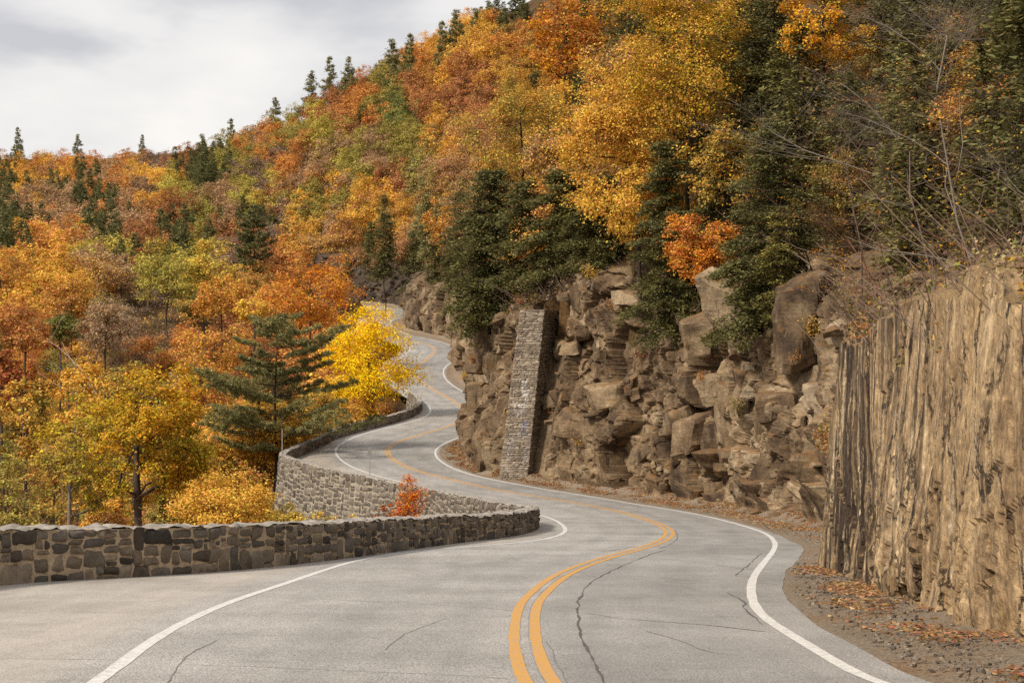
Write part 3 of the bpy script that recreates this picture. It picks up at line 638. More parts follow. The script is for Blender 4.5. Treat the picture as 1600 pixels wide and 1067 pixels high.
wall_thing('stone_wall', wall1, lambda P: np.interp(P[:, 1], [30, 38, 50, 70, 83], [1.16, 1.15, 1.02, .90, .86]), lambda P: np.interp(P[:, 1], [30, 70, 83], [2, 1.5, 1.2]),
           'low dark fieldstone wall with pale mortar along the near left edge of the road', M['dark_stone'], M['mortar'], (.48, .33), 11)
wall_thing('retaining_wall', wall2, lambda P: .86 + 0*P[:, 0], lambda P: np.interp(P[:, 1], [82, 88, 96, 110, 135, 150, 240], [1.2, 2.6, 4, 6, 8, 7, 3]),
           'pale stone retaining wall holding up the bend behind the small orange sapling', M['pale_stone'], M['pale_mortar'], (.68, .40), 12)

# ------------------------------------------------------------------ slate buttress against the cliff
BD = F/sc_at(748.5); bx = (779-800)/sc_at(748.5)
BR = empty('stone_buttress', (bx, BD, Zr(BD) - .2), 'tall tapering slate buttress with white and blue graffiti leaning on the cliff', 'buttress')
fd = np.array([.95, -.312, 0.]); fn = np.array([-.312, -.95, 0.])      # width direction of the front, its outward normal
BH = 12.9; lean = np.array([1.62, .85])
def bmap(t, h, d, side=0):
    ln = (h/BH)[:, None]*np.array([lean[0], lean[1], 0])[None]
    if side == 0: q = t[:, None]*fd + d[:, None]*fn
    else: q = (2.25 - .30*h/BH)[:, None]*fd - t[:, None]*fn + d[:, None]*fd
    q = q + ln; q[:, 2] = h; return q
strk = [((.95,7.55),(1.0,6.7)),((1.2,7.7),(1.18,6.2)),((.55,5.9),(.6,5.2)),((.6,5.9),(.85,5.75)),((.85,5.85),(.83,4.9)),((.9,5.8),(1.1,5.6)),((1.1,5.8),(1.08,5.0)),((1.35,6.8),(1.3,5.3)),((1.45,6.9),(1.42,5.6)),((1.6,6.0),(1.55,5.2))]
def bpaint(t, h):
    k = np.zeros(len(t)); c = np.zeros((len(t), 3)); c[:] = (.62, .60, .57)
    p_ = np.stack([t, h], 1)
    for a, b in strk:
        a = np.array(a); b = np.array(b); ab = b-a; u = np.clip(((p_-a)@ab)/(ab@ab), 0, 1); d = np.linalg.norm(p_ - a - u[:, None]*ab, axis=1); k = np.maximum(k, 1 - sstep(.05, .11, d))
    nz = fbm(np.stack([t*1.4, h*1.0, t*0], -1), 77, 3)
    wk = sstep(4.2, 2.2, h)*sstep(-.45, .5, nz + .25)*.45*sstep(.0, .5, t)*sstep(.1, .8, h); k2 = wk > k
    blue = (np.abs(t-1.35 - .12*(h-3)) < .22)*(h > 1.6)*(h < 4.6)*(nz > -.25)
    c = np.where((blue > 0)[:, None] & (k < .5)[:, None], np.array([.16, .22, .36]), np.where(k2[:, None], np.array([.42, .43, .47]), c))
    k = np.maximum(k, wk); k = np.maximum(k, blue*.6); return k*.7*sstep(-.7, .3, fbm(np.stack([t*5, h*5, t*0], -1), 78, 2) + .3), c
r = random.Random(5); rects = []; h = 0.
while h < BH:
    hh = r.choice([.07, .09, .11, .14, .18]); t = -.02
    while t < 2.25 - .3*h/BH - .1:
        t1 = min(t + r.uniform(.18, .62), 2.25 - .3*h/BH + r.uniform(-.03, .03)); rects.append((t, t1, h, h+hh)); t = t1
    h += hh
stones(rects, .022, .035, lambda t, h, d: bmap(t, h, d, 0), 51, 7, 4, .035, bpaint).build('front_face', M['slate'], BR)
rects = []; h = 0.
while h < BH:
    hh = r.choice([.07, .09, .11, .14, .18]); t = 0.
    while t < 3.4: t1 = t + r.uniform(.2, .6); rects.append((t, t1, h, h+hh)); t = t1
    h += hh
stones(rects, .022, .04, lambda t, h, d: bmap(t, h, d, 1), 52, 6, 4, .03).build('side_face', M['slate'], BR)
hb = np.linspace(-.4, BH + .05, 30); cor = []
for t_, n_ in ((.03, .03), (2.5, .03), (2.5, 3.6), (.03, 3.6)):
    tw = np.minimum(t_, 2.21 - .30*hb/BH); q = tw[:, None]*fd - n_*fn + (hb/BH)[:, None]*np.array([lean[0], lean[1], 0]); q[:, 2] = hb; cor.append(q)
cor = np.stack(cor + [cor[0]], 1); vv = cor.reshape(-1, 3); ff = grid_faces(30, 5)
ff2 = np.concatenate([ff, np.array([[29*5, 29*5+1, 29*5+2, 29*5+3]])]); new_obj('core', vv, ff2, M['slate_mortar'], BR, smooth=False)

# ------------------------------------------------------------------ posts
def post(name, X_, Y_, z0, h, r_, label, cat, plate=None, mat='steel'):
    root = empty(name, (X_, Y_, z0), label, cat); mb = MB(); mb.tube([(0, 0, -.3), (0, 0, h*.5), (0, 0, h)], r_, 8)
    mb.add(np.array([[math.cos(a)*r_, math.sin(a)*r_, h] for a in np.arange(4)*pi/2]), np.array([[0, 1, 2, 3]]))
    mb.build('post', M[mat], root)
    if plate:
        w_, h_, zc = plate; mb = MB(); mb.box((0, -.03, zc), (w_/2, .006, h_/2)); mb.build('sign_plate', M['plate'], root, False)
        
        for dz in (.2, -.2): mb = MB(); mb.box((0, -.015, zc+dz), (.06, .015, .02)); mb.build('bracket', M['steel'], root, False)
    return root
pD = 135.5; post('sign_post', (577.5-800)/F*pD, pD, Zr(pD), 2.35, .035, 'small grey sign seen from behind on a thin post at the pale wall', 'road sign', (.30, .62, 2.05))
pw = wtop(441, 712, .86); post('marker_pole', pw[0], pw[1], Zr(pw[1]) + .84, 2.15, .04, 'slim pale pole standing on the outer corner of the pale retaining wall', 'pole', None, 'steel')
#PART2
# ------------------------------------------------------------------ vegetation generators
def leaves(c, size, r, up=.5, flat=False, aspect=.62, axis=None, out=None, ow=.6):
    """diamond shaped leaves at centres c; returns verts, faces"""
    n = len(c); nrm = r.normal(size=(n, 3)); nrm /= np.linalg.norm(nrm, axis=1)[:, None] + 1e-9
    nrm[:, 2] = np.abs(nrm[:, 2]) + up
    if out is not None: nrm += ow*out
    nrm /= np.linalg.norm(nrm, axis=1)[:, None]
    a = r.normal(size=(n, 3)) if axis is None else axis + .35*r.normal(size=(n, 3))
    a -= (a*nrm).sum(1)[:, None]*nrm; a /= np.linalg.norm(a, axis=1)[:, None] + 1e-9
    b = np.cross(nrm, a); s = (size*r.uniform(.6, 1.35, n))[:, None]
    dr = nrm*s*r.uniform(-.25, .1, n)[:, None]
    v = np.stack([c - a*s*.5, c + b*s*.5*aspect + dr, c + a*s*.5, c - b*s*.5*aspect + dr], 1).reshape(-1, 3)
    return v, np.arange(4*n).reshape(n, 4)
def decid(seed, H, R, zb, ncl, nleaf, lsize, tr, puff=.24, lean=0., k=5, conic=0., sparse=0., wob=1., ow=.6):
    """skeleton grown from crown clusters to the trunk; returns wood MB, leaf verts, faces. R may be (rx, ry)"""
    r = np.random.default_rng(seed); rx, ry = (R, R) if np.isscalar(R) else R; Rm = (rx+ry)/2
    u = r.normal(size=(ncl, 3)); u /= np.linalg.norm(u, axis=1)[:, None]
    rad = (.25 + .75*r.random(ncl)**.45)*(1 + .30*vnoise(u*1.9 + seed*3.7, seed))
    hz = (H - zb)/2; zc = zb + hz
    q = u*rad[:, None]; cz = q[:, 2]
    shp = 1 - conic*np.clip(cz*.5+.5, 0, 1)
    cl = np.stack([q[:, 0]*rx*shp, q[:, 1]*ry*shp, zc + cz*hz*.93], 1); cl[:, 0] += lean*(cl[:, 2]/H)**1.5*Rm
    # trunk
    nz = max(6, int(H/1.0)); tz = np.linspace(-.8, zb + (H-zb)*.72, nz); wv = .05*H*wob
    tx = wv*.35*np.stack([vnoise(np.stack([tz*.16, tz*0+seed, tz*0], 1), 5), vnoise(np.stack([tz*.16, tz*0+seed, tz*0+7], 1), 6)], 1)
    tx -= tx[:1]; tx[:, 0] += lean*np.clip(tz/H, 0, 1)**1.5*Rm
    trunk = np.concatenate([tx, tz[:, None]], 1)
    nodes = [tuple(p) for p in trunk]; par = [-1] + list(range(nz-1)); wgt = [0.]*nz
    dist = np.linalg.norm(cl[:, :2] - np.stack([np.interp(cl[:, 2], tz, trunk[:, i]) for i in (0, 1)], 1), axis=1)
    N_ = np.array(nodes); tips = []
    for i in np.argsort(dist):
        c = cl[i]; ok = (N_[:, 2] > zb*.55)
        d = np.linalg.norm(N_ - c, axis=1) + 1.6*np.clip(N_[:, 2] - c[2] + .15*H*.2, 0, None) + np.where(ok, 0, 50) + np.where(np.arange(len(N_)) < nz, 0, .12*Rm)
        j = int(np.argmin(d)); p = N_[j]; L_ = np.linalg.norm(c-p); m = max(2, int(L_/(.16*Rm + .25)))
        last = j; add = []
        for s in range(1, m+1):
            f = s/m; x = p + (c-p)*f; x = x + np.array([0, 0, .10*L_*math.sin(pi*f)]) + (r.normal(size=3)*.05*L_ if s < m else 0)
            par.append(last); wgt.append(0.); last = len(par)-1; add.append(x)
        N_ = np.concatenate([N_, np.array(add)]); wgt[last] += 1.; tips.append(last)
    n = len(par); cnt = np.array(wgt)
    for i in range(n-1, 0, -1): cnt[par[i]] += cnt[i]
    rad_ = tr*np.sqrt(np.maximum(cnt, .35)/max(cnt[0], 1))
    rad_[:nz] = np.maximum(rad_[:nz], tr*np.linspace(1.0, .22, nz)); rad_[0] = tr*1.3
    wood = MB(); wood.tube(N_[:nz], rad_[:nz], max(k, 6))
    # chains of side limbs
    child = {}
    for i in range(nz, n): child.setdefault(par[i], []).append(i)
    done = set()
    for i in range(nz, n):
        if i in done: continue
        ch = [par[i], i]; done.add(i); j = i
        while child.get(j):
            j = max(child[j], key=lambda x: cnt[x]) ; 
            if j in done: break
            ch.append(j); done.add(j)
        rr = rad_[ch].copy(); rr[0] = min(rr[0], rr[1]*1.25); wood.tube(N_[ch], np.maximum(rr, .006), k if rr[1] > .03 else 3)
    # leaves: puffs at the clusters, thinner along the last stretch of each limb
    ct = N_[tips]; pr = puff*Rm*r.uniform(.65, 1.35, len(ct))
    if sparse: keep = r.random(len(ct)) > sparse; ct, pr = ct[keep], pr[keep]
    wts = pr**2; idx = r.choice(len(ct), nleaf, p=wts/wts.sum())
    g = r.normal(size=(nleaf, 3)); g *= (np.minimum(1.9, np.abs(r.normal(size=nleaf))*.55 + .45)/np.linalg.norm(g, axis=1))[:, None]
    lump = 1 + .5*vnoise(g*1.6 + idx[:, None]*7.7, seed+4)
    off = g*(pr[idx]*lump)[:, None]*np.array([1, 1, .62]); off[:, 2] -= .10*pr[idx]*(off[:, 0]**2 + off[:, 1]**2)/(pr[idx]**2)
    c = ct[idx] + off
    outv = c - np.array([0, 0, zc - .3*hz]); outv /= np.linalg.norm(outv, axis=1)[:, None] + 1e-9
    return wood, *leaves(c, lsize, r, .35, out=outv, ow=ow)
def conifer(seed, H, R, zb, whorl, nb, ntuft, nl, lsize, tr, droop=0., upsweep=.25, top=1., kind_='pine', prof=None, k=3, aspect=.30):
    r = np.random.default_rng(seed); wood = MB(); tz = np.linspace(-.8, H, 12)
    wob = .012*H*np.stack([vnoise(np.stack([tz*.2, tz*0+seed, tz*0], 1), 8), vnoise(np.stack([tz*.2, tz*0+seed, tz*0+3], 1), 9)], 1); wob -= wob[:1]
    wood.tube(np.concatenate([wob, tz[:, None]], 1), tr*np.linspace(1.15, .10, 12), 7)
    cs, ax = [], []; z = zb
    while z < H - .15:
        f = (z - zb)/(H - zb)
        Lb = R*(prof(f) if prof else (1 - f)**.75*(.55 + .45*min(1, f/.2)))
        for b in range(max(2, int(nb*r.uniform(.6, 1.2)))):
            a = r.uniform(0, 2*pi); Lk = max(.25, Lb*r.uniform(.38, 1.2)); el = upsweep*r.uniform(.4, 1.3) - droop*(1-f)*r.uniform(.5, 1.2) + .5*max(0, f-.75)*4*upsweep
            m = 7; s = np.linspace(0, 1, m); hd = np.array([math.cos(a), math.sin(a)])
            side = np.array([-hd[1], hd[0]]); cv = r.uniform(-.18, .18)
            zz_ = z + Lk*(el*s + (.10*s**2 if kind_ == 'pine' else -.22*s**2)*1.0)
            P = np.stack([np.interp(z, tz, wob[:, 0]) + Lk*(hd[0]*s + side[0]*cv*s*s), np.interp(z, tz, wob[:, 1]) + Lk*(hd[1]*s + side[1]*cv*s*s), zz_], 1)
            wood.tube(P, tr*.30*(Lk/R)**.7*np.linspace(1, .18, m) + .006, k)
            nt_ = max(3, int(ntuft*Lk/R))
            fs = r.uniform(.22 if kind_ == 'pine' else .10, 1.02, nt_)**.8
            off = (r.uniform(-1, 1, nt_))*Lk*.34*(1.12 - fs*.75)
            base = np.stack([np.interp(fs, s, P[:, i]) for i in range(3)], 1)
            c = base + np.concatenate([side[None]*off[:, None] + hd[None]*np.abs(off)[:, None]*.45, (np.abs(off)*(.06 if kind_ == 'pine' else -.30) + r.normal(size=nt_)*.05*Lk*.3)[:, None]], 1)
            d = np.concatenate([side[None]*np.sign(off)[:, None]*.7 + hd[None], np.full((nt_, 1), .32 if kind_ == 'pine' else -.28)], 1)
            cs.append(c); ax.append(d)
        z += whorl*r.uniform(.7, 1.3)
    cs = np.concatenate(cs); ax = np.concatenate(ax); ax /= np.linalg.norm(ax, axis=1)[:, None]
    m = max(1, int(nl/len(cs)))
    c = np.repeat(cs, m, 0); d = np.repeat(ax, m, 0)
    j = r.normal(size=c.shape)
    if kind_ == 'pine':
        d = d + .55*r.normal(size=c.shape); d /= np.linalg.norm(d, axis=1)[:, None]
        c = c + d*lsize*.45 + j*lsize*np.array([.35, .35, .22]); v, f = leaves(c, lsize, r, .5, aspect=aspect, axis=d)
    else:
        c = c + j*lsize*np.array([.9, .9, .45]); v, f = leaves(c, lsize, r, 1.1, aspect=.5, axis=d)
    return wood, v, f
def bare(seed, H, spread, r0, depth=4, nch=4, lean=(0, 0), k=4, up=.35):
    r = random.Random(seed); wood = MB(); tips = []
    def grow(p, d, L_, rad, dep):
        n = 5 if dep == depth else 4; P = [p]; q = np.array(p, float); dd = np.array(d, float)
        for i in range(n):
            dd = dd + np.array([r.gauss(0, .13), r.gauss(0, .13), r.gauss(.03, .09)]); dd /= np.linalg.norm(dd); q = q + dd*L_/n; P.append(q.copy())
        P = np.array(P); wood.tube(P, rad*np.linspace(1, .42, n+1), k if dep >= depth-1 else 3)
        if dep == 0: tips.append(P); return
        for c in range(nch + (2 if dep == depth else 0)):
            f = r.uniform(.28, .98) if dep < depth else .25 + .73*(c+.5)/(nch+2); i = min(int(f*n), n-1); s = P[i] + (P[i+1]-P[i])*(f*n-i)
            a = r.uniform(0, 2*pi); t = np.array([math.cos(a), math.sin(a), up*r.uniform(-.4, 1.4)]); nd = dd*.55*r.uniform(.4, 1.2) + t*spread; nd /= np.linalg.norm(nd)
            grow(s, nd, L_*r.uniform(.38, .66), rad*.45*(1.1-.5*f), dep-1)
    d0 = np.array([lean[0], lean[1], 1.]); grow((0, 0, -.3), d0/np.linalg.norm(d0), H*.72, r0, depth)
    return wood, tips
def tree_thing(name, loc, label, cat, parts, col=None, c2=None, wood='bark', leafm='leaf', group=None, rz=0., scale=1.):
    wd, lv, lf = parts; root = empty(name, loc, label, cat, group, rz)
    if scale != 1.: root.scale = (scale,)*3
    if wd is not None: wd.build('trunk', M[wood], root)
    if lv is not None and len(lv):
        c = new_obj('crown', lv, lf, M[leafm], root, False); c.color = (*col, 1); c['c2'] = list(c2 if c2 is not None else col)
    return root
COL = dict(orange=(.64, .27, .045), rust=(.47, .20, .06), yellow=(.84, .52, .035), gold=(.74, .40, .03), olive=(.36, .29, .05), green=(.17, .19, .045), salmon=(.47, .28, .13), red=(.54, .14, .035), brown=(.31, .20, .13), lime=(.54, .44, .055), pine=(.175, .17, .06), bluepine=(.33, .29, .10), hemlock=(.16, .142, .04), tan=(.45, .32, .18))
def clear(px, D, edge=1.2):
    # step back until the spot is behind the cliff edge
    while px > 610 and D < 400 and D > 46 and (px-800)/F*D < Xfoot(D) + .26*cliffH(D) + edge: D += .5
    return D
def ground_top(X_, Y_):
    X_ = np.asarray(X_, float); Y_ = np.asarray(Y_, float); e_ = X_ - Xfoot(Y_) - .26*cliffH(Y_)*np.where(Y_ > 46, 1, .2)
    z = Zn(X_, Y_); return np.where((e_ > -2) & (e_ < 5) & (Y_ < 450), np.maximum(z - .8, Zr(Y_) + cliffH(Y_) + .4*np.clip(e_, 0, 5) - .5), z)
def xyz(px, D, drop=.0):
    X_ = (px-800)/F*D; return np.array([X_, D, float(ground_top(X_, D) if px > 610 and X_ > Xfoot(D) - 1 else ground(X_, D)) - drop])
for k_, c_ in list(COL.items()):
    c_ = np.array(c_)*.98; l_ = c_ @ np.array([.3, .6, .1]); COL[k_] = tuple(l_ + (c_-l_)*.89)
def fit(px, D, top_py, base_z=None):
    p = xyz(px, D)
    if base_z is not None: p[2] = base_z
    return p, (533.5-top_py)/F*D - p[2]
HERO = []      # (px, py, rx, ry, D) occluders for the forest behind
def hero_decid(name, label, cat, px, D, top, bot, wpx, seed, col, c2, n, ls, tr, ncl=70, group=None, wood='bark', depth=None, base=None, edge=1.2, **kw):
    D = clear(px, D, edge); p, H = fit(px, D, top, base); s = F/D; zb = (533.5-bot)/s - p[2]; zb = max(zb, .12*H)
    R = wpx/2/s
    t = tree_thing(name, p, label, cat, decid(seed, H, (R, depth or R), zb, ncl, n, ls, tr, **kw), COL[col] if isinstance(col, str) else col, COL[c2] if isinstance(c2, str) else c2, wood, 'leaf', group)
    if px < 705: HERO.append((px, (top+bot)/2, wpx/2*.85, (bot-top)/2*.85, D)); return t
def hero_con(name, label, px, D, top, bot, wpx, seed, col, c2, kind_, nl, ls, tr, whorl=.7, nb=6, ntuft=40, group=None, base=None, cat='tree', edge=1.2, **kw):
    D = clear(px, D, edge); p, H = fit(px, D, top, base); s = F/D; zb = (533.5-bot)/s - p[2]
    t = tree_thing(name, p, label, cat, conifer(seed, H, wpx/2/s, zb, whorl, nb, ntuft, nl, ls, tr, kind_=kind_, **kw), COL[col], COL[c2], 'dark_bark', 'needle', group)
    if px < 705: HERO.append((px, (top+bot)/2, wpx/2*.6, (bot-top)/2*.8, D)); return t

# ------------------------------------------------------------------ trees one can tell apart, valley side
hero_decid('oak_tree', 'golden oak with dark branching trunk just beyond the near stone wall', 'tree', 240, 74, 556, 800, 205, 11, (.68, .37, .035), (.44, .33, .04), 27000, .125, .17, 110, puff=.15, wob=1.8)
hero_decid('oak_tree', 'slender yellow-green tree with thin pale stems behind the near wall, left of the golden oak', 'tree', 128, 79, 606, 805, 128, 12, (.62, .44, .04), 'olive', 9500, .14, .10, 60, puff=.22, wood='grey_bark', wob=1.5)
hero_decid('maple_tree', 'low bright yellow maple between the golden oak and the retaining wall corner', 'tree', 345, 88, 738, 845, 160, 13, 'yellow', 'gold', 14000, .14, .10, 60)
hero_decid('maple_tree', 'yellow maple sapling low against the outer corner of the retaining wall', 'tree', 448, 96, 785, 850, 75, 14, 'yellow', 'olive', 4500, .13, .04, 30)
hero_decid('maple_tree', 'golden tree at the left edge just under the red tree', 'tree', 38, 125, 562, 760, 96, 15, 'gold', 'olive', 6000, .24, .12, 50)
hero_decid('maple_tree', 'golden round tree upper left of the golden oak', 'tree', 122, 130, 538, 740, 112, 16, 'gold', 'yellow', 7000, .24, .13, 50)
hero_decid('maple_tree', 'brilliant yellow maple behind the parapet where the road bends', 'tree', 580, 192, 462, 658, 184, 17, (.92, .66, .02), (.86, .57, .02), 24000, .22, .16, 120, conic=.35, puff=.2, base=Zr(192)-1.5)
hero_con('pine_tree', 'big grey-green white pine with layered boughs beside the retaining wall corner', 428, 153, 487, 705, 275, 18, 'bluepine', 'pine', 'pine', 80000, .30, .17, whorl=.85, nb=6, ntuft=62, upsweep=.2, aspect=.22, base=Zr(140)-5, prof=lambda f: (.8 + .2*min(1, f/.3))*(1-f)**.42*(1+.26*math.sin(f*19)))
hero_con('pine_tree', 'dark wide pine standing alone on the slope above the orange trees', 397, 400, 318, 425, 78, 19, 'pine', 'pine', 'pine', 9000, .7, .25, whorl=1.2, nb=7, ntuft=26)
for i, a in enumerate([('orange maple directly left above the brilliant yellow maple', 492, 262, 388, 520, 135, (.62, .25, .02), 'orange', 8000, .36), ('golden-orange maple left of the white pine top', 330, 250, 500, 600, 110, 'gold', 'orange', 5000, .36),
        ('tall yellow-green tree above the orange trees beside a pale rock patch', 262, 330, 388, 470, 95, 'olive', 'lime', 5000, .42), ('yellow round tree next to the tall yellow-green tree', 325, 335, 378, 460, 85, 'lime', 'yellow', 5000, .42),
        ('rich orange tree below the lone dark pine', 345, 300, 425, 510, 90, 'gold', 'orange', 5000, .40), ('small clear yellow tree left of the white pine crown', 393, 275, 455, 505, 48, 'yellow', 'yellow', 2500, .34),
        ('small rounded green tree on the lower left slope', 98, 262, 482, 540, 56, 'green', 'olive', 3200, .36), ('golden-orange broad tree above the small rounded green tree', 108, 300, 432, 500, 80, 'gold', 'rust', 4500, .40),
        ('deep red tree cut by the left edge of the view', 4, 165, 545, 640, 70, 'red', 'rust', 5000, .28), ('tan and orange tree between the small green tree and the white trunk', 165, 250, 462, 560, 85, 'salmon', 'tan', 4000, .36),
        ('orange tree in front of the white pine, left side', 310, 190, 548, 660, 90, 'orange', 'gold', 4500, .30), ('orange tree low at the left edge under the grey hillside', 30, 230, 465, 560, 90, 'orange', 'rust', 4500, .34),
        ('gold tree below the white-barked bare tree', 205, 170, 560, 640, 85, 'gold', 'olive', 4500, .28), ('yellow-orange tree crowding the foot of the white pine', 400, 190, 610, 720, 95, 'gold', 'yellow', 5000, .28), ('low green-yellow tree under the brilliant yellow maple', 505, 182, 600, 675, 70, 'lime', 'green', 5000, .26)]):
    hero_decid('hillside_tree', a[0], 'tree', a[1], a[2], a[3], a[4], a[5], 40+i, a[6], a[7], a[8], a[9], .15, 45)
for i, a in enumerate([('low olive tree at the left edge behind the bare shrubs', 15, 105, 700, 100, 'olive'), ('low gold tree behind the slender yellow-green tree', 95, 98, 668, 110, 'gold'), ('low olive-gold tree between the slender tree and the golden oak', 180, 95, 700, 90, 'olive'), ('low gold tree under the right side of the golden oak', 285, 100, 690, 90, 'gold'), ('low orange tree between the golden oak and the yellow maple', 310, 110, 655, 80, 'orange'), ('low lime tree right of the golden oak trunk', 262, 90, 755, 70, 'lime'), ('low olive tree left of the golden oak trunk', 170, 88, 765, 80, 'gold'), ('rust tree low behind the yellow maple by the pine', 395, 118, 700, 80, 'rust')]):
    hero_decid('low_tree', a[0], 'tree', a[1], a[2], a[3], 880, a[4], 90+i, a[5], ['lime', 'olive', 'gold', 'yellow'][i % 4], 4500, .19, .07, 45, puff=.22)
# orange sapling in the cove between the walls
p, H = fit(640, 92, 733); t = tree_thing('maple_sapling', p, 'small orange-red sapling in the hollow between the two stone walls', 'sapling', decid(61, H, (2.0, 1.4), .2*H, 90, 8000, .105, .035, puff=.18, conic=.8), (.72, .27, .035), (.6, .17, .03), 'bark')
for i, (px, tp, D_, wpx, cc, c2) in enumerate([(688, 775, 93, 50, 'rust', 'orange'), (605, 782, 92, 44, 'red', 'rust'), (560, 800, 90, 60, 'gold', 'olive'), (505, 795, 92, 60, 'olive', 'yellow')]):
    hero_decid('shrub', ['low rusty shrub right of the orange-red sapling', 'low red shrub left of the orange-red sapling', 'golden shrub peeping over the near wall left of the sapling', 'olive shrub against the pale retaining wall face'][i], 'shrub', px, D_, tp, 850, wpx, 65+i, cc, c2, 1200, .14, .03, 25)
# bare brush at the lower left, white-barked bare tree
for i, (px, D_, tp, hh) in enumerate([(20, 66, 716, 0), (58, 70, 728, 0), (92, 68, 745, 0), (-8, 72, 700, 0), (40, 60, 765, 0)]):
    p, H = fit(px, D_, tp); wd, tp_ = bare(70+i, H*1.1, 1.0, .04, 4, 6); r_ = np.random.default_rng(i); q_ = np.array([t[r_.integers(1, len(t))] for t in tp_]); q_ = q_[r_.integers(0, len(q_), 2200)] + r_.normal(size=(2200, 3))*.10; lv, lf = leaves(q_, .055, r_)
    tree_thing('bare_shrub', p, ['reddish half-bare shrub at the left edge behind the wall', 'reddish half-bare shrub, tallest clump left of the slender tree', 'reddish half-bare shrub nearest the slender yellow-green tree', 'reddish half-bare shrub partly cut by the left edge', 'low reddish half-bare shrub right behind the wall'][i], 'shrub', (wd, lv, lf), (.33, .15, .085), (.40, .24, .12), 'red_twig')
for i, (px, D_, tp) in enumerate([(198, 240, 485), (165, 300, 470)]):
    p, H = fit(px, D_, tp); wd, _ = bare(80+i, H*1.1, .55, .2, 3, 4)
    tree_thing('bare_tree', p, ['white-barked leafless tree standing on the lower left slope', 'smaller pale leafless tree left behind the white-barked one'][i], 'tree', (wd, None, None), wood='white_bark')

# ------------------------------------------------------------------ trees above the cliffs
HT = 'trees above the roadside cliff'
for i, a in enumerate([
  ('large golden maple whose boughs hang over the middle of the cliff', 1000, 108, 95, 385, 215, 'gold', 'yellow', 34000, .19, dict(lean=-.6, edge=-.8, wob=1.5)),
  ('tall golden maple behind the overhanging one, reaching the top of the view', 1075, 118, -60, 230, 250, 'gold', (.40, .28, .02), 32000, .175, {}),
  ('orange-yellow bough of a tall maple at the top right of centre', 1292, 116, -130, 140, 150, (.72, .36, .02), 'gold', 16000, .17, dict(tr=.09)),
  ('bright orange maple at the top, left of the golden maples', 885, 170, -10, 125, 140, 'orange', (.62, .27, .02), 10000, .27, {}),
  ('green and gold oak above the dark hemlock', 815, 158, 105, 310, 165, 'olive', 'gold', 20000, .20, {}),
  ('pale salmon oak left of the green and gold oak', 745, 185, 160, 300, 115, 'salmon', 'orange', 8000, .27, {}),
  ('salmon-pink tree between the bright orange maple and the golden maples', 985, 135, 55, 190, 150, 'salmon', 'gold', 9000, .24, {}),
  ('small orange oak clinging to the cliff top under the golden maples', 1108, 96, 330, 470, 125, (.70, .29, .04), 'orange', 11000, .17, dict(lean=-.4, edge=-1.)),
  ('olive-yellow tree behind the small orange oak', 1130, 112, 180, 330, 130, 'olive', 'gold', 6500, .21, {}),
  ('orange tree left of the dark hemlock on the slope', 690, 300, 300, 400, 60, 'gold', 'orange', 3500, .36, {}),
  ('salmon tree in the gap above the dark hemlock', 880, 150, 190, 300, 120, 'salmon', 'gold', 6000, .25, {}),
 ]):
    hero_decid('maple_tree', a[0], 'tree', a[1], a[2], a[3], a[4], a[5], 100+i, a[6], a[7], a[8], a[9], a[10].pop('tr', .16), 115, group=None, wood='dark_bark', puff=.185, **a[10])
for i, a in enumerate([
  ('dark bushy hemlock on the cliff edge left of the slate buttress', 765, 152, 262, 500, 175, 46000, .30), ('dark hemlock filling the space behind the buttress top', 885, 140, 265, 415, 180, 36000, .28),
  ('dark hemlock drooping over the cliff below the overhanging golden maple', 1045, 104, 215, 530, 150, 38000, .23), ('broad dark hemlock right of the small orange oak', 1205, 96, 185, 490, 200, 44000, .23),
  ('small green hemlock perched on the pale rock ledge', 1222, 86, 315, 490, 85, 9000, .18), ('tall dark hemlock at the top between orange and golden maples', 985, 165, -40, 230, 130, 12000, .30),
  ('tall dark hemlock behind the orange-yellow bough', 1215, 125, -120, 260, 190, 24000, .26), ('towering dark hemlock at the upper right', 1400, 115, -160, 250, 230, 20000, .26),
  ('dark hemlock in the top right corner', 1560, 100, -160, 210, 220, 18000, .24), ('small dark conifer on the cliff by the far bend', 648, 345, 362, 480, 66, 9000, .5), ('dark conifer clump left of the far bend conifer', 600, 400, 330, 430, 50, 5000, .6),
  ('dark hemlock close left of the dark bushy one on the cliff edge', 722, 168, 300, 470, 110, 20000, .28), ('dark hemlock between the bushy one and the buttress top', 822, 146, 275, 440, 130, 24000, .28), ('dark hemlock right of the buttress top under the golden maple', 935, 128, 270, 410, 140, 24000, .26), ('dark hemlock right behind the small orange oak', 1118, 106, 240, 470, 140, 22000, .23),
  ('shadowy hemlock behind the bare thicket', 1480, 95, 60, 330, 170, 16000, .22), ('shadowy hemlock between the broad hemlock and the bare thicket', 1330, 108, 100, 360, 150, 15000, .24), ('blue-green spruce left of the dark bushy hemlock', 668, 320, 300, 400, 40, 4000, .5)]):
    hero_con('hemlock_tree', a[0], a[1], a[2], a[3], a[4], a[5], 130+i, 'hemlock' if 'spruce' not in a[0] else 'bluepine', 'pine' if i != 4 else 'olive', 'hemlock', a[6], a[7], .16, whorl=.42, nb=8, ntuft=40, prof=lambda f, i=i: (1-f)**.36*(.66 + .34*abs(math.sin(f*8.5 + i*1.7))), droop=.42 if i in (0, 2, 3) else .30, upsweep=.15, edge=-1.6 if i in (0, 2, 3, 4) else 1.2)
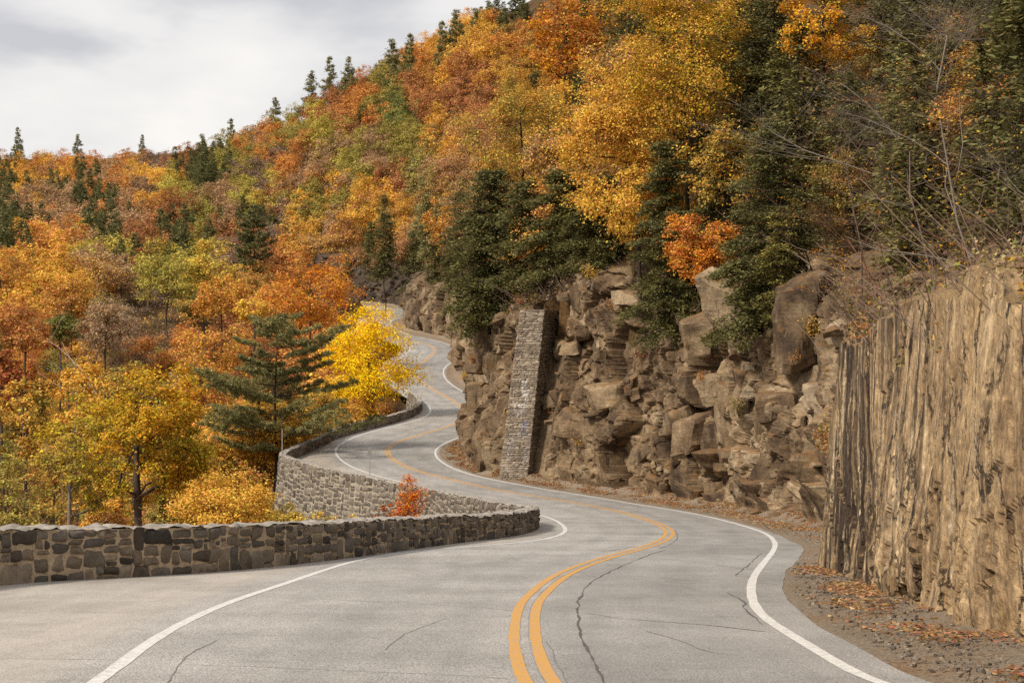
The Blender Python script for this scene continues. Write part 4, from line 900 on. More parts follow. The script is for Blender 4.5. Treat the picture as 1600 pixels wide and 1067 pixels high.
#PART3
# ------------------------------------------------------------------ leafless thicket and shrubs above the slab
for i, (px, D_, tp, lean, wood, lab) in enumerate([
  (1432, 92, -60, (.02, 0), 'grey_bark', 'tall dead tree with a straight grey trunk in the upper right thicket'), (1290, 88, 170, (-.45, 0), 'twig', 'leafless sapling leaning left over the broad dark hemlock'),
  (1350, 82, 130, (-.12, 0), 'twig', 'leafless grey-brown tree with fanning twigs left of the tall dead tree'), (1545, 62, 110, (.1, 0), 'grey_bark', 'crooked pale leafless tree on the slope above the slab'),
  (1485, 70, 150, (-.2, 0), 'twig', 'leafless tree with reddish twigs right of the tall dead tree'), (1600, 58, 60, (-.25, 0), 'grey_bark', 'pale leafless tree cut by the right edge above the rock knob'),
  (1395, 74, 300, (-.3, 0), 'red_twig', 'small leafless bush on the slope above the left end of the slab'), (1230, 100, 220, (-.1, 0), 'twig', 'thin leafless sapling in front of the shadowy hemlocks'),
  (1510, 48, 330, (.2, 0), 'red_twig', 'small red-twigged leafless bush close above the slab'), (1330, 68, 370, (-.2, 0), 'twig', 'low leafless bush above the corner where the slab ends'),
  (840, 146, 285, (-.25, 0), 'twig', 'leafless sapling in front of the dark hemlocks above the buttress'), (905, 142, 300, (.2, 0), 'twig', 'thin leafless sapling among the hemlocks right of the buttress top'),
  (1570, 40, 300, (-.3, 0), 'red_twig', 'leafless bush with thin red stems at the right edge above the slab')]):
    D_ = clear(px, D_); p, H = fit(px, D_, tp)
    tall = i == 0
    wd, tips = bare(200+i, H*1.15, .9 if not tall else .75, min(.012*H, .06) if not tall else .11, 4 if not tall else 3, 5 if not tall else 12, lean)
    lv = lf = None
    if i in (1, 4, 7, 8, 9, 10, 11):
        r = np.random.default_rng(i); T_ = np.array([t[r.integers(1, len(t))] for t in tips]); T_ = T_[r.integers(0, len(T_), 260)] + r.normal(size=(260, 3))*.12; lv, lf = leaves(T_, .13, r)
    tree_thing('bare_tree' if H > 3.2 else 'bare_shrub', p, lab, 'tree' if H > 3.2 else 'shrub', (wd, lv, lf), (.62, .36, .03), (.5, .16, .03), wood)
def shrub_parts(seed, H, R, n, ls):
    r = np.random.default_rng(seed); wood = MB(); cs = []
    for s in range(9):
        a = r.uniform(0, 2*pi); e = r.uniform(.3, 1.); tp = np.array([math.cos(a)*R*e, math.sin(a)*R*e, H*r.uniform(.55, 1.05)]); m = np.linspace(0, 1, 6)[:, None]
        P = tp*np.concatenate([m**1.3, m**1.3, m], 1); P[0, 2] = -.25; wood.tube(P, .018*np.linspace(1, .3, 6)*H, 3)
        f = r.uniform(.35, 1.05, n//9); q = np.stack([np.interp(f, m[:, 0], P[:, i]) for i in range(3)], 1) + r.normal(size=(n//9, 3))*R*.20; cs.append(q)
    return (wood, *leaves(np.concatenate(cs), ls, r, .4))
SHR = [shrub_parts(300+i, 1.3, .85, 700, .13) for i in range(4)]
def proto(name, parts, wood, lm):
    """a shared trunk and crown; the first user is the prototype itself"""
    return [parts[0], parts[1], parts[2], wood, lm, None]
def from_proto(pr, name, loc, label, cat, group, col, c2, rz, sc_):
    if pr[5] is None:
        t = tree_thing(name, loc, label, cat, (pr[0], pr[1], pr[2]), col, c2, pr[3], pr[4], group, rz); pr[5] = t
    else:
        t = pr[5].copy(); C.objects.link(t); t.location = loc; t.rotation_euler = (0, 0, rz); t['label'] = label; t['category'] = cat; t.name = name
        if group: t['group'] = group
        elif 'group' in t: del t['group']
        for ch in pr[5].children:
            c = ch.copy(); C.objects.link(c); c.parent = t
            if ch.name.startswith('crown'): c.color = (*col, 1); c['c2'] = list(c2)
    t.scale = sc_ if not np.isscalar(sc_) else (sc_,)*3
    return t
SHN = [shrub_parts(320+i, 1.3, .85, 1500, .065) for i in range(3)]
SN_ = [proto('shrub', s, 'twig', 'leaf') for s in SHN]
SP_ = [proto('shrub', s, 'twig', 'leaf') for s in SHR]
ledge = [(945, 640, 'yellow shrub growing out of the cliff face right of the buttress'), (905, 690, 'low yellow-green shrub at the cliff foot right of the buttress'), (1005, 555, 'rusty shrub on a ledge in the middle of the cliff'), (985, 610, 'red-brown shrub under the mid-cliff ledge'),
 (1095, 590, 'orange shrub in the cleft left of the pale blocks'), (1110, 560, 'rust shrub above the cleft left of the pale blocks'), (755, 500, 'yellow shrub hanging at the cliff top left of the buttress'), (740, 560, 'rusty shrub on the nose of the cliff'), (725, 585, 'yellow shrub at the cliff nose beside the far bend'), (925, 430, 'yellow shrub on the rock above the buttress top'), (960, 480, 'brown shrub high on the cliff right of the buttress'),
 (1180, 500, 'rust shrub on the pale ledge below the small hemlock'), (1240, 560, 'orange-brown shrub on the broken rock left of the slab'), (1270, 520, 'yellow-leaved shrub left of the slab top'), (1155, 640, 'olive shrub in the cliff crack above the pale blocks'), (815, 470, 'rusty shrub spilling over the buttress top'), (860, 640, 'rust shrub in the shadow right of the buttress'), (800, 655, 'small yellow shrub left of the buttress, halfway up')]
# shrubs rooted on the cliff: ray to the rock surface
dg = None
def on_cliff(px, py):
    bpy.context.view_layer.update(); d = bpy.context.evaluated_depsgraph_get()
    from mathutils import Vector
    v = Vector(((px-800)/F, 1, (533.5-py)/F)); hit, loc, nrm, idx, ob, mt = SC.ray_cast(d, Vector((0, 0, 0)) + v*50, v.normalized(), distance=900)
    return hit, loc, ob
CLIFF_HITS = []
bpy.context.view_layer.update(); _d = bpy.context.evaluated_depsgraph_get()
from mathutils import Vector
from mathutils.bvhtree import BVHTree
_cl = [o for o in SC.objects if o.name.startswith('rock_cliff')]; BV = [BVHTree.FromObject(o, _d) for o in _cl]
def rock_hit(px, py):
    v = Vector(((px-800)/F, 1, (533.5-py)/F)).normalized(); best = None
    for b in BV:
        h = b.ray_cast(Vector((0, 0, 0)), v)
        if h[0] is not None and (best is None or h[3] < best[3]): best = h
    return best
for i, (px, py, lab) in enumerate(ledge):
    h = rock_hit(px, py + 8)
    if h is None: continue
    cc = 'yellow' if 'yellow' in lab else ('orange' if 'orange' in lab else ('olive' if 'olive' in lab else ('red' if 'red' in lab else 'rust')))
    from_proto(SP_[i % 4], 'shrub', h[0] + Vector((0, .15, -.1)), lab, 'shrub', 'shrubs rooted on the cliff', COL[cc], COL['tan'], i*1.7, .55 + .30*((i*7) % 4)/3)
sl = [(1395, 330, 62, 'yellow'), (1440, 400, 46, 'green'), (1340, 470, 56, 'rust'), (1380, 455, 50, 'yellow'), (1530, 375, 34, 'red'), (1585, 390, 30, 'red'), (1490, 410, 38, 'olive'), (1300, 500, 62, 'rust'), (1460, 330, 58, 'yellow'), (1410, 250, 72, 'yellow'), (1350, 300, 72, 'orange'), (1560, 340, 42, 'olive'), (1320, 420, 66, 'orange'), (1425, 440, 42, 'olive'), (1510, 300, 60, 'rust'), (1590, 440, 25, 'tan')]
_ll = ['yellow shrub on the slope under the tall dead tree', 'green shrub near the top edge of the slab', 'rust shrub at the corner where the slab top steps down', 'bright yellow shrub just above the stepped slab top', 'red sumac-like shrub above the slab towards the right edge', 'red shrub at the right edge above the slab', 'olive shrub in the middle of the slab top', 'rust shrub behind the left end of the slab', 'yellow-green shrub right of the tall dead tree', 'yellow shrub higher up beside the tall dead tree', 'orange-brown shrub below the fanning leafless tree', 'olive shrub under the crooked pale leafless tree', 'orange shrub between the broad hemlock and the slab', 'small olive shrub on the stepped edge of the slab', 'rust shrub in the thicket right of the dead tree', 'tan dry shrub on the slab edge at the far right']
for i, (px, py, D_, cc) in enumerate(sl):
    X_ = (px-800)/F*D_; 
    from_proto(SP_[(i+1) % 4] if D_ > 48 else SN_[i % 3], 'shrub', (X_, D_, float(ground_top(X_, D_))), _ll[i], 'shrub', 'shrubs on the slope above the slab', COL[cc], COL['olive' if i % 2 else 'rust'], i*2.1, .6 + .35*((i*5) % 4)/3)

# ------------------------------------------------------------------ the wooded hillsides
print('forest')
def spire(f): return (1-f)**.85*(.6+.4*min(1, f/.15))
DF = [proto('d', decid(400+i, 11+i % 3, (4.3+.5*(i % 2), 4.3), 2.2 + .5*(i % 3), 26 + 5*(i % 4), 3000, .44, .16, puff=.33, k=4, ow=1.3), ['grey_bark', 'bark'][i % 2], 'leaf') for i in range(7)]
DM = [proto('d', decid(420+i, 11, (4.0, 4.0), 2.0, 60, 9000, .27, .15, puff=.23, k=4, ow=1.0), 'bark', 'leaf') for i in range(4)]
CF = [proto('c', conifer(440+i, 13+i, 3.9, 1.0, .95, 7, 20, 3600, .75, .2, prof=spire, kind_='pine'), 'dark_bark', 'needle') for i in range(3)]
CM = [proto('c', conifer(450+i, 14, 3.3, .8, .6, 6, 34, 9000, .36, .16, kind_='hemlock', droop=.3, upsweep=.15), 'dark_bark', 'needle') for i in range(3)]
_b = []
for i in range(2):
    wd, tips = bare(460+i, 10.5, .8, .14, 4, 4); r = np.random.default_rng(i); T_ = np.array([t[3] for t in tips])[r.integers(0, len(tips), 500)] + r.normal(size=(500, 3))*.3
    _b.append((wd, *leaves(T_, .4, r)))
BF = [proto('b', b, 'grey_bark', 'leaf') for b in _b]
BM = [proto('b', (bare(480+i, 9.5, .8, .09, 4, 4)[0], None, None), 'twig', 'leaf') for i in range(3)]
DS = [proto('d', decid(490+i, 10, (3.8, 3.8), 1.2, 80, 13000, .17, .12, puff=.2, k=4), 'bark', 'leaf') for i in range(3)]
CP_ = [proto('c', conifer(470+i, 12, 3.4, 1.5, .9, 5, 18, 2600, .7, .2, kind_='pine', upsweep=.3, prof=lambda f: (1-f)**.7*(.55+.45*abs(math.sin(f*11+2)))), 'dark_bark', 'needle') for i in range(2)]
HINT = [(60,720,'olive'),(150,720,'olive'),(250,700,'gold'),(350,680,'gold'),(420,720,'gold'),(300,620,'olive'),(80,660,'gold'),(200,660,'olive'),(5,600,'red'),(40,640,'olive'),(25,500,'orange'),(20,440,'orange'),(100,430,'gold'),(150,420,'salmon'),(60,400,'gold'),(90,370,'orange'),(160,390,'lime'),(30,360,'pine'),(10,340,'pine'),(100,330,'salmon'),(60,300,'salmon'),(150,310,'pine'),(105,300,'pine'),(170,300,'orange'),(30,280,'gold'),(60,245,'rust'),(20,260,'pine'),(120,240,'orange'),(85,240,'gold'),(45,240,'orange'),(160,235,'salmon'),(200,230,'orange'),(215,250,'gold'),(250,235,'rust'),(290,235,'rust'),(180,245,'orange'),(240,260,'brown'),(180,285,'salmon'),(240,280,'gold'),(270,290,'lime'),(300,260,'pine'),(320,250,'pine'),
 (300,320,'olive'),(330,310,'salmon'),(270,330,'rust'),(200,340,'salmon'),(230,370,'rust'),(180,360,'pine'),(280,360,'pine'),(300,400,'lime'),(260,430,'green'),(200,470,'brown'),(240,480,'brown'),(160,500,'tan'),(140,470,'gold'),(340,430,'yellow'),(370,400,'brown'),(380,380,'rust'),(390,350,'pine'),(440,340,'brown'),(420,260,'brown'),(410,220,'orange'),(370,230,'olive'),(390,290,'lime'),(430,300,'rust'),(450,210,'olive'),(460,250,'orange'),(480,300,'olive'),(500,260,'salmon'),(470,350,'gold'),(500,380,'salmon'),(560,310,'gold'),(590,240,'salmon'),(560,270,'olive'),(530,200,'lime'),(560,150,'orange'),(520,150,'rust'),(600,130,'olive'),(620,160,'green'),(640,190,'olive'),(660,150,'rust'),(690,120,'orange'),(650,110,'orange'),(700,90,'gold'),(680,190,'gold'),(650,250,'olive'),(600,290,'rust'),(620,330,'gold'),(700,240,'salmon'),(720,150,'rust'),(740,100,'rust'),(770,60,'gold'),(800,40,'orange'),(740,40,'gold'),(790,10,'pine'),(700,60,'gold'),(660,330,'bluepine'),(580,370,'hemlock'),(570,400,'rust'),(530,420,'rust'),(480,420,'orange'),(700,340,'salmon'),(460,420,'orange'),(350,530,'rust'),(300,520,'orange'),(440,470,'orange'),(510,410,'brown'),
 (900,60,'hemlock'),(1000,60,'hemlock'),(860,150,'gold'),(1150,150,'hemlock'),(1250,200,'hemlock'),(1400,100,'hemlock'),(1550,100,'hemlock'),(1480,250,'hemlock'),(1350,250,'brown'),(1200,50,'hemlock'),(1600,200,'hemlock'),(1300,100,'hemlock'),(940,240,'salmon'),(1060,300,'hemlock')]
HP = np.array([h[:2] for h in HINT], float)
r = np.random.default_rng(99); cand = []
def scatter(x0, x1, y0, y1, sp):
    xs, ys = np.meshgrid(np.arange(x0, x1, sp), np.arange(y0, y1, sp*1.0)); xs = xs + r.uniform(-.42, .42, xs.shape)*sp; ys = ys + r.uniform(-.42, .42, ys.shape)*sp
    return np.stack([xs.ravel(), ys.ravel()], 1)
pts = np.concatenate([scatter(-110, 110, 60, 330, 6.0), scatter(-170, 140, 330, 620, 6.4), scatter(-260, 150, 620, 1250, 7.4)])
ok = ((pts[:, 0] < Xleft(pts[:, 1]) - 3.5) | (pts[:, 0] > Xfoot(pts[:, 1]) + cliffH(pts[:, 1])*.3 + 3) | (pts[:, 1] > 475))
ok &= ~((pts[:, 1] > 400) & (pts[:, 1] < 480) & (pts[:, 0] < Xfoot(np.minimum(pts[:, 1], 450)) + 3) & (pts[:, 0] > Xleft(np.minimum(pts[:, 1], 450)) - 6) & (pts[:, 1] < 460))
pts = pts[ok]; gz = ground(pts[:, 0], pts[:, 1]); ppx, ppy = proj(pts[:, 0], pts[:, 1], gz + 7); S_ = F/pts[:, 1]
near_l = (pts[:, 0] < Xleft(pts[:, 1])) & (pts[:, 1] < 150) & (pts[:, 0] > Xleft(pts[:, 1]) - 9 - (150 - pts[:, 1])*.1)
ok = (ppx > -40) & (ppx < 1640) & (ppy > -120) & (ppy < 760) & ~near_l
pts, gz, ppx, ppy, S_ = pts[ok], gz[ok], ppx[ok], ppy[ok], S_[ok]
# hidden behind the land itself?
fr = np.linspace(.25, .985, 60); tz = gz + 11; vis = np.ones(len(pts), bool)
for f_ in fr: vis &= ground(pts[:, 0]*f_, pts[:, 1]*f_) < tz*f_ + .5
pts, gz, ppx, ppy, S_ = [a[vis] for a in (pts, gz, ppx, ppy, S_)]
cov = np.zeros((540, 800), bool); yyG, xxG = np.mgrid[0:540, 0:800]*2.0
events = [(D_, 'h', k_) for k_, (a_, b_, c_, d_, D_) in enumerate(HERO)] + [(pts[i, 1], 't', i) for i in range(len(pts))]; events.sort()
area = np.zeros(len(pts))
# the cliffs, slab and road cover what is behind them
def cover(px, py, rx, ry, mark=True):
    x0, x1 = int(max(0, (px-rx)/2)), int(min(800, (px+rx)/2+1)); y0, y1 = int(max(0, (py-ry)/2)), int(min(540, (py+ry)/2+1))
    if x1 <= x0 or y1 <= y0: return 0
    m = ((xxG[y0:y1, x0:x1]-px)/rx)**2 + ((yyG[y0:y1, x0:x1]-py)/ry)**2 < 1
    n_ = (m & ~cov[y0:y1, x0:x1]).sum()
    if mark: cov[y0:y1, x0:x1] |= m
    return n_
for D_, t_, i in events:
    if t_ == 'h': a_, b_, c_, d_, _ = HERO[i]; cover(a_, b_, c_*.8, d_*.85)
    else: area[i] = cover(ppx[i], ppy[i], 3.4*S_[i], 4.4*S_[i])
order = np.argsort(-area); order = order[area[order] > 6]
print('candidates', len(pts), 'visible', len(order), 'hero', len(HERO))
sel = order[:240]; rest = order[240:]
CW = dict(orange='orange', rust='rust-brown', yellow='yellow', gold='golden', olive='olive', green='green', salmon='salmon', red='red', brown='bare grey-brown', lime='yellow-green', pine='dark green', bluepine='blue-green', hemlock='blackish green', tan='tan')
def pick(i):
    d = np.hypot(HP[:, 0]-ppx[i], HP[:, 1]-ppy[i]); k_ = np.argsort(d)[:3]; w_ = 1/(d[k_]+9)**2; return HINT[r.choice(k_, p=w_/w_.sum())][2]
def zone(x, y):
    if x > 1250: return 'behind the leafless thicket at the upper right'
    if x > 930: return 'behind the golden maples above the cliff'
    if x > 760: return 'on the slope above the buttress'
    if y < 60 + max(0, 700-x)*.33 and x > 300: return 'along the hilltop skyline'
    if x > 640: return 'on the steep slope left of the salmon oak'
    if x > 520: return 'on the slope above the far road bend' if y > 250 else 'high on the slope above the far bend'
    if x > 400: return 'right of the lone dark pine' if y > 270 else 'high above the lone dark pine'
    if y < 245: return 'on the far level ridge'
    if x > 250: return 'on the slope left of the lone dark pine' if y < 400 else 'among the trees below the lone dark pine'
    if y < 320: return 'just below the far level ridge'
    if y < 430: return 'halfway down the left valley slope'
    return 'low on the left valley slope'
# the shaded wood at the upper right
FILL = []
for i in range(46):
    px_ = r.uniform(960, 1680); D_ = clear(px_, r.uniform(95, 175) if px_ < 1300 else r.uniform(70, 165), 4); X_ = (px_-800)/F*D_
    FILL.append((X_, D_, float(ground_top(X_, D_)), px_, i))
FAR = []
for i, (px_, dd_, t_) in enumerate([(545, 2, 'c'), (560, 7, 'o'), (575, 1, 'c'), (590, 5, 'r'), (604, 1, 'o'), (615, 6, 'c'), (628, 2, 'r'), (640, 7, 'o'), (655, 2, 'c'), (668, 6, 'r'), (680, 1, 'c'), (692, 4, 'o'), (705, 1, 'c'), (718, 5, 'r'), (530, 4, 'r'), (553, 11, 'r'), (582, 12, 'o'), (622, 12, 'r'), (648, 13, 'c'), (685, 11, 'o')]):
    D_ = 300.
    while (px_-800)/F*D_ < Xfoot(D_) + .26*cliffH(D_) + dd_ and D_ < 520: D_ += 1
    FAR.append((px_, D_, t_))
rec = []
for i in sel:
    c_ = pick(i); con = c_ in ('pine', 'bluepine', 'hemlock')
    kd = 'conifer' if con else ('tree')
    rec.append((i, c_, con, kd, zone(ppx[i], ppy[i])))
from collections import defaultdict
grp = defaultdict(list)
for q in rec: grp[(CW[q[1]], q[3], q[4])].append(q)
ORD = ['leftmost', 'second', 'third', 'fourth', 'fifth', 'sixth', 'seventh', 'eighth', 'ninth', 'tenth', 'eleventh', 'twelfth', 'thirteenth', 'fourteenth', 'fifteenth', 'sixteenth', 'seventeenth', 'eighteenth', 'nineteenth', 'twentieth']
for (cw, kd, zn), L_ in grp.items():
    L_.sort(key=lambda q: ppx[q[0]])
    for n_, (i, c_, con, _, _) in enumerate(L_):
        lab = f'{cw} {kd} {zn}' if len(L_) == 1 else (f'leftmost {cw} {kd} {zn}' if n_ == 0 else (f'rightmost {cw} {kd} {zn}' if n_ == len(L_)-1 else f'{ORD[min(n_, 19)]} {cw} {kd} from the left {zn}'))
        Y_ = pts[i, 1]; nearby = Y_ < 330
        sky_ = zn in ('along the hilltop skyline', 'on the far level ridge')
        if con: pool = CM if c_ == 'hemlock' and nearby else (CP_ if sky_ and r.random() < .6 else CF)
        elif c_ == 'brown': pool = BF
        else: pool = DM if nearby else DF
        pr = pool[r.integers(len(pool))]; col = np.array(COL[c_])*r.uniform(.8, 1.18); c2 = np.array(COL[[c_, 'gold', 'olive', 'gold', 'rust', c_][r.integers(6)]]) if not con else col*1.35
        s_ = r.uniform(.72, 1.12)*(.86 if Y_ > 600 else .92); sh_ = (s_*r.uniform(.9, 1.12), s_*r.uniform(.9, 1.12), s_*r.uniform(.85, 1.1))
        from_proto(pr, 'conifer_tree' if con else ('leafless_tree' if c_ == 'brown' else 'broadleaf_tree'), (pts[i, 0], Y_, gz[i] - .2), lab, 'tree', 'trees on the wooded hillside', col, c2, r.uniform(0, 6.28), sh_)
cn = dict(c='dark conifer', o='orange tree', r='rusty brown tree'); FAR.sort()
for n_, (px_, D_, t_) in enumerate(FAR):
    X_ = (px_-800)/F*D_; same = [q for q in FAR if q[2] == t_]; k_ = same.index((px_, D_, t_))
    lab = (f'leftmost {cn[t_]}' if k_ == 0 else f'rightmost {cn[t_]}' if k_ == len(same)-1 else f'{ORD[k_]} {cn[t_]} from the left') + ' on the rock edge above the far road bend'
    pr = (CM[n_ % 3] if t_ == 'c' else DF[n_ % 7]); c_ = dict(c='hemlock', o='orange', r='rust')[t_]
    from_proto(pr, 'conifer_tree' if t_ == 'c' else 'broadleaf_tree', (X_, D_, float(ground_top(X_, D_)) - .8), lab, 'tree', 'trees above the far road bend', np.array(COL[c_]), np.array(COL['pine' if t_ == 'c' else 'salmon']), n_*1.1, .5 + .12*(n_ % 4) if t_ != 'c' else .6 + .1*(n_ % 4))
FILL.sort(key=lambda q: q[3]); nn = {}
for X_, D_, Z_, px_, i in FILL:
    t_ = ('hemlock', 'bare', 'leafy', 'bare', 'leafy')[i % 5]; nn.setdefault(t_, []).append((X_, D_, Z_, px_))
for t_, L_ in nn.items():
    for n_, (X_, D_, Z_, px_) in enumerate(L_):
        o_ = ORD[n_] if n_ < 20 else 'rightmost'
        if n_ == 20: o_ = 'twenty-first'
        elif n_ >= 21: o_ = ('twenty-' + ORD[n_-20]) if n_ < len(L_)-1 else 'rightmost'
        lab = dict(hemlock=f'{o_} shaded hemlock from the left in the dark upper right wood', bare=f'{o_} thin leafless tree from the left among the upper right hemlocks', leafy=f'{o_} dull gold tree from the left in the dark upper right wood')[t_].replace('leftmost shaded hemlock from the left', 'leftmost shaded hemlock').replace('leftmost thin leafless tree from the left', 'leftmost thin leafless tree').replace('leftmost dull gold tree from the left', 'leftmost dull gold tree').replace('rightmost shaded hemlock from the left', 'rightmost shaded hemlock')
        pr = dict(hemlock=CM, bare=BM, leafy=DS)[t_]; pr = pr[n_ % len(pr)]
        cc = dict(hemlock=COL['hemlock'], bare=COL['brown'], leafy=COL['gold' if n_ % 2 else 'olive'])[t_]
        from_proto(pr, dict(hemlock='hemlock_tree', bare='leafless_tree', leafy='broadleaf_tree')[t_], (X_, D_, Z_ - .3), lab, 'tree', 'trees in the shaded upper right wood', np.array(cc)*r.uniform(.8, 1.15), np.array(COL['pine' if t_ == 'hemlock' else 'rust']), r.uniform(0, 6.28), r.uniform(.7, 1.15))
# pines standing on the skyline
for n_, (px_, D_, tp_, w_, lab) in enumerate([(692, 640, 28, 1, 'tall ragged pine on the hilltop skyline, left of the pair near its top'), (714, 640, 12, 0, 'tallest skyline pine at the top of the steep hill'), (640, 670, 48, 1, 'broad pine alone on the skyline left of the ragged pair'), (611, 690, 58, 0, 'narrow skyline pine next left of the broad one'), (516, 760, 84, 1, 'skyline pine with a bent top halfway down the hill line'), (488, 780, 108, 0, 'small skyline pine left of the bent-topped pine'), (545, 740, 84, 0, 'thin skyline pine right of the bent-topped pine'), (430, 830, 150, 0, 'little skyline pine where the hill line bends'), (361, 890, 182, 1, 'leaning skyline pine low on the hill line'), (316, 930, 205, 1, 'pine in the notch where the hill meets the far ridge'), (28, 1100, 196, 1, 'spreading dark pine on the far ridge near the left edge'), (122, 1050, 208, 0, 'pointed pine on the far ridge left of centre'), (222, 1050, 208, 1, 'bushy pine on the far ridge before the notch'), (742, 620, 10, 0, 'pine cut off by the top of the view on the skyline')]):
    X_ = (px_-800)/F*D_; z_ = float(ground(X_, D_)); H_ = (533.5-tp_)/F*D_ - z_
    from_proto((CF, CP_)[w_][n_ % 2], 'pine_tree', (X_, D_, z_ - .3), lab, 'tree', None, np.array(COL['pine']), np.array(COL['bluepine']), n_*1.3, (max(.7, H_/16), max(.7, H_/16), H_/(14. if w_ == 0 else 12.5)))
# the smaller rest as one mass
vs_, fs_, cs_ = [], [], []; off = 0
for i in rest:
    c_ = pick(i); con = c_ in ('pine', 'bluepine', 'hemlock'); pr = (CF if con else DF)[r.integers(3)]
    v_ = pr[1].reshape(-1, 4, 3)[::3]; ctr = v_.mean(1, keepdims=True); v_ = ctr + (v_-ctr)*1.65; v_ = v_.reshape(-1, 3)
    a_ = r.uniform(0, 6.28); s_ = r.uniform(.62, .95); R_ = np.array([[math.cos(a_), -math.sin(a_), 0], [math.sin(a_), math.cos(a_), 0], [0, 0, 1]])
    vs_.append(v_ @ R_.T*s_ + np.array([pts[i, 0], pts[i, 1], gz[i]])); fs_.append(np.arange(len(v_)).reshape(-1, 4) + off); off += len(v_)
    cs_.append(np.broadcast_to(np.array(COL[c_])*r.uniform(.8, 1.15), (len(v_), 3)))
if len(rest):
    o = new_obj('distant_woodland', np.concatenate(vs_), np.concatenate(fs_), M['leafc'], None, False, dict(col=np.concatenate(cs_))); kind(o, 'stuff')

# ------------------------------------------------------------------ undergrowth, litter, gravel, boulders
def scatter_leaves(name, pos, cols, size, seed, up=.5):
    r_ = np.random.default_rng(seed); v_, f_ = leaves(pos, size, r_, up)
    return kind(new_obj(name, v_, f_, M['leafc'], None, False, dict(col=np.repeat(cols, 4, 0))), 'stuff')
r = np.random.default_rng(5); pal = np.array([COL[c_] for c_ in ('rust', 'orange', 'brown', 'olive', 'tan', 'brown', 'green', 'gold')])
def understorey(name, n_, xr_, yr_, size, seed, hgt=1.1):
    y_ = r.uniform(*yr_, n_); x_ = Xfoot(y_) + cliffH(y_)*.26*np.where(y_ > 46, 1, .2) + .1 + r.random(n_)**1.5*xr_
    q = np.stack([x_*.35, y_*.35, y_*0], 1); dens = vnoise(q, seed) + .5*vnoise(q*3, seed+1); k_ = dens > -.35; x_, y_, dens = x_[k_], y_[k_], dens[k_]
    z_ = ground_top(x_, y_) + r.random(len(x_))**1.5*hgt*np.clip(dens+.4, .1, 1.3) - .05
    ci = (np.floor((vnoise(np.stack([x_*.5, y_*.5, y_*0], 1), seed+5)*.5+.5)*8*.999).astype(int) + r.integers(0, 3, len(x_))) % 8
    return scatter_leaves(name, np.stack([x_, y_, z_], 1), pal[ci]*r.uniform(.5, 1.0, (len(x_), 1)), size, seed)
understorey('undergrowth', 150000, 30, (15, 100), .13, 21, 2.0); understorey('undergrowth', 110000, 40, (90, 240), .22, 22, 2.4); understorey('undergrowth', 22000, 40, (240, 440), .45, 23)
mb = MB(); n_ = 5200; y_ = 20 + 130*r.random(n_)**.9; x_ = Xfoot(y_) + cliffH(y_)*.26*np.where(y_ > 46, 1, .2) + .2 + 26*r.random(n_)**1.5; z_ = ground_top(x_, y_)
for i in range(n_):
    h_ = r.uniform(.6, 2.6); d_ = np.array([r.normal()*.5 - .15, r.normal()*.5, 1.]); q_ = np.linspace(0, 1, 4)[:, None]
    P = np.array([x_[i], y_[i], z_[i] - .1]) + d_*h_*q_ + np.array([r.normal(), r.normal(), -.3])*.25*h_*q_**2
    mb.tube(P, (.004 + .003*h_)*np.linspace(1, .4, 4)*(1 + y_[i]/120), 3)
kind(mb.build('brushwood', M['twig'], None, False), 'stuff')
# fallen leaves along the verge
n_ = 52000; y_ = 17 + r.random(n_)*150; t_ = r.random(n_); x_ = np.interp(y_, ry, xr) + .1 + (Xfoot(y_) + .5 - np.interp(y_, ry, xr))*(1 - (1-t_)**1.0*r.random(n_)**.6)
g_ = vnoise(np.stack([x_*.9, y_*.5, y_*0], 1), 31) + .6*vnoise(np.stack([x_*3, y_*2, y_*0], 1), 32) + 1.2*(t_-.4); k_ = g_ > np.where(y_ > 60, -.3, .15)
x_, y_ = x_[k_], y_[k_]; zf = Zr(y_) + .09 + np.interp(y_, [44, 62], [.03, .35])*sstep(-.8, .3, x_ - Xfoot(y_))
lc = np.array([(.32, .155, .065), (.40, .215, .095), (.22, .115, .05), (.44, .29, .15), (.29, .19, .11)])[r.integers(0, 5, len(x_))]
r_ = np.random.default_rng(8); v_, f_ = leaves(np.stack([x_, y_, zf], 1), np.interp(y_, [20, 70, 150], [.10, .13, .2]), r_, 2.5)
kind(new_obj('fallen_leaves', v_, f_, M['leafc'], None, False, dict(col=np.repeat(lc, 4, 0))), 'stuff')
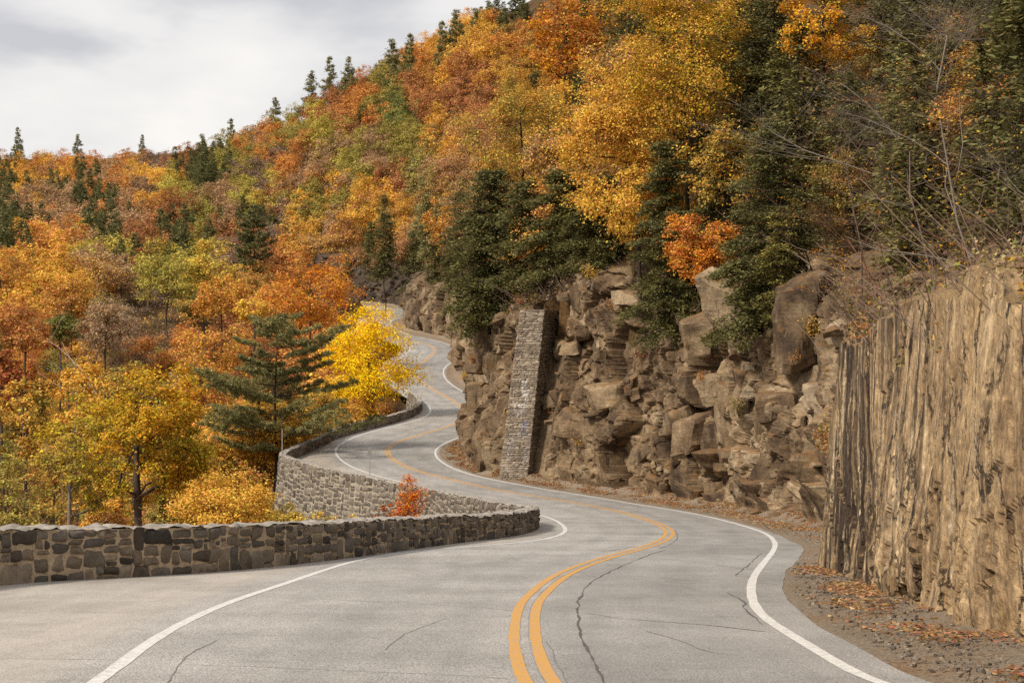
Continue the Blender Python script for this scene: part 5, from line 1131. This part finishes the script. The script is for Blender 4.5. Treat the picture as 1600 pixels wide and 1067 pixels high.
def rocky(seed, n1=14, n2=9, planes=16):
    r_ = np.random.default_rng(seed); th = np.linspace(.02, pi-.02, n2); ph = np.linspace(0, 2*pi, n1+1)[:-1]
    TH, PH = np.meshgrid(th, ph, indexing='ij'); u = np.stack([np.sin(TH)*np.cos(PH), np.sin(TH)*np.sin(PH), np.cos(TH)], -1).reshape(-1, 3)
    nn_ = r_.normal(size=(planes, 3)); nn_ /= np.linalg.norm(nn_, axis=1)[:, None]; dd_ = r_.uniform(.6, 1., planes)
    q = u @ nn_.T; rad = np.min(np.where(q > .05, dd_/np.maximum(q, .05), 9), axis=1); rad = np.minimum(rad, 1.3)
    i = np.arange(n2-1)[:, None]*n1 + np.arange(n1)[None]; j = np.arange(n2-1)[:, None]*n1 + (np.arange(n1)[None]+1) % n1
    return u*rad[:, None], np.stack([i, i+n1, j+n1, j], -1).reshape(-1, 4)
gv = [rocky(600+i, 6, 4, 8) for i in range(6)]; mb = MB(); n_ = 5200
y_ = 17 + r.random(n_)**1.6*70; x_ = np.interp(y_, ry, xr) + .15 + r.random(n_)**.8*(Xfoot(y_) + .2 - np.interp(y_, ry, xr)); s_ = .010 + .034*r.random(n_)**4
for i in range(n_):
    v_, f_ = gv[i % 6]; a_ = r.uniform(0, 6.28); R_ = np.array([[math.cos(a_), -math.sin(a_), 0], [math.sin(a_), math.cos(a_), 0], [0, 0, .7]])
    mb.add(v_ @ R_.T*s_[i] + np.array([x_[i], y_[i], float(Zr(y_[i])) + .06]), f_, rnd=r.random(), paintk=0.)
kind(mb.build('loose_gravel', M['dark_stone'], None, False), 'stuff')
bl = [(1172, 806, .45, 'flat brown rock lying at the cliff foot near the slab'), (872, 753, 1.15, 'squared boulder at the cliff foot right of the buttress'), (918, 761, .6, 'low boulder in fallen leaves right of the squared boulder'),
      (757, 737, .9, 'rounded boulder at the cliff foot left of the buttress'), (1030, 779, .7, 'brown boulder at the cliff foot in the middle of the bend'), (1210, 812, .35, 'small angular stone among leaves by the road edge'), (640, 648, 1.6, 'grey lichened boulder behind the end of the far wall'), (1330, 908, .16, 'small pale stone at the foot of the slab'), (1385, 950, .14, 'small rust-coloured stone on the gravel below the slab')]
for i, (px, py, s_, lab) in enumerate(bl):
    X_, Y_ = rp(px, py); 
    if i == 6: X_ -= 1.6
    v_, f_ = rocky(700+i, 40, 26, 15); v_ = v_*np.array([1.15, .9, .8])*s_; v_ += (.05*s_*fbm(v_/s_*3, 700+i, 4))[:, None]*v_/s_
    o = new_obj('boulder', v_, f_, M['rock'], None, False, dict(blk=np.full(len(v_), [.5, .75, .5, .4, .55, .6, .8, .85, .3][i]), far=np.zeros(len(v_)))); o.location = (X_, Y_, float(Zr(Y_)) + s_*.35); o.rotation_euler = (0, 0, i*1.3); tag(o, lab, 'boulder')
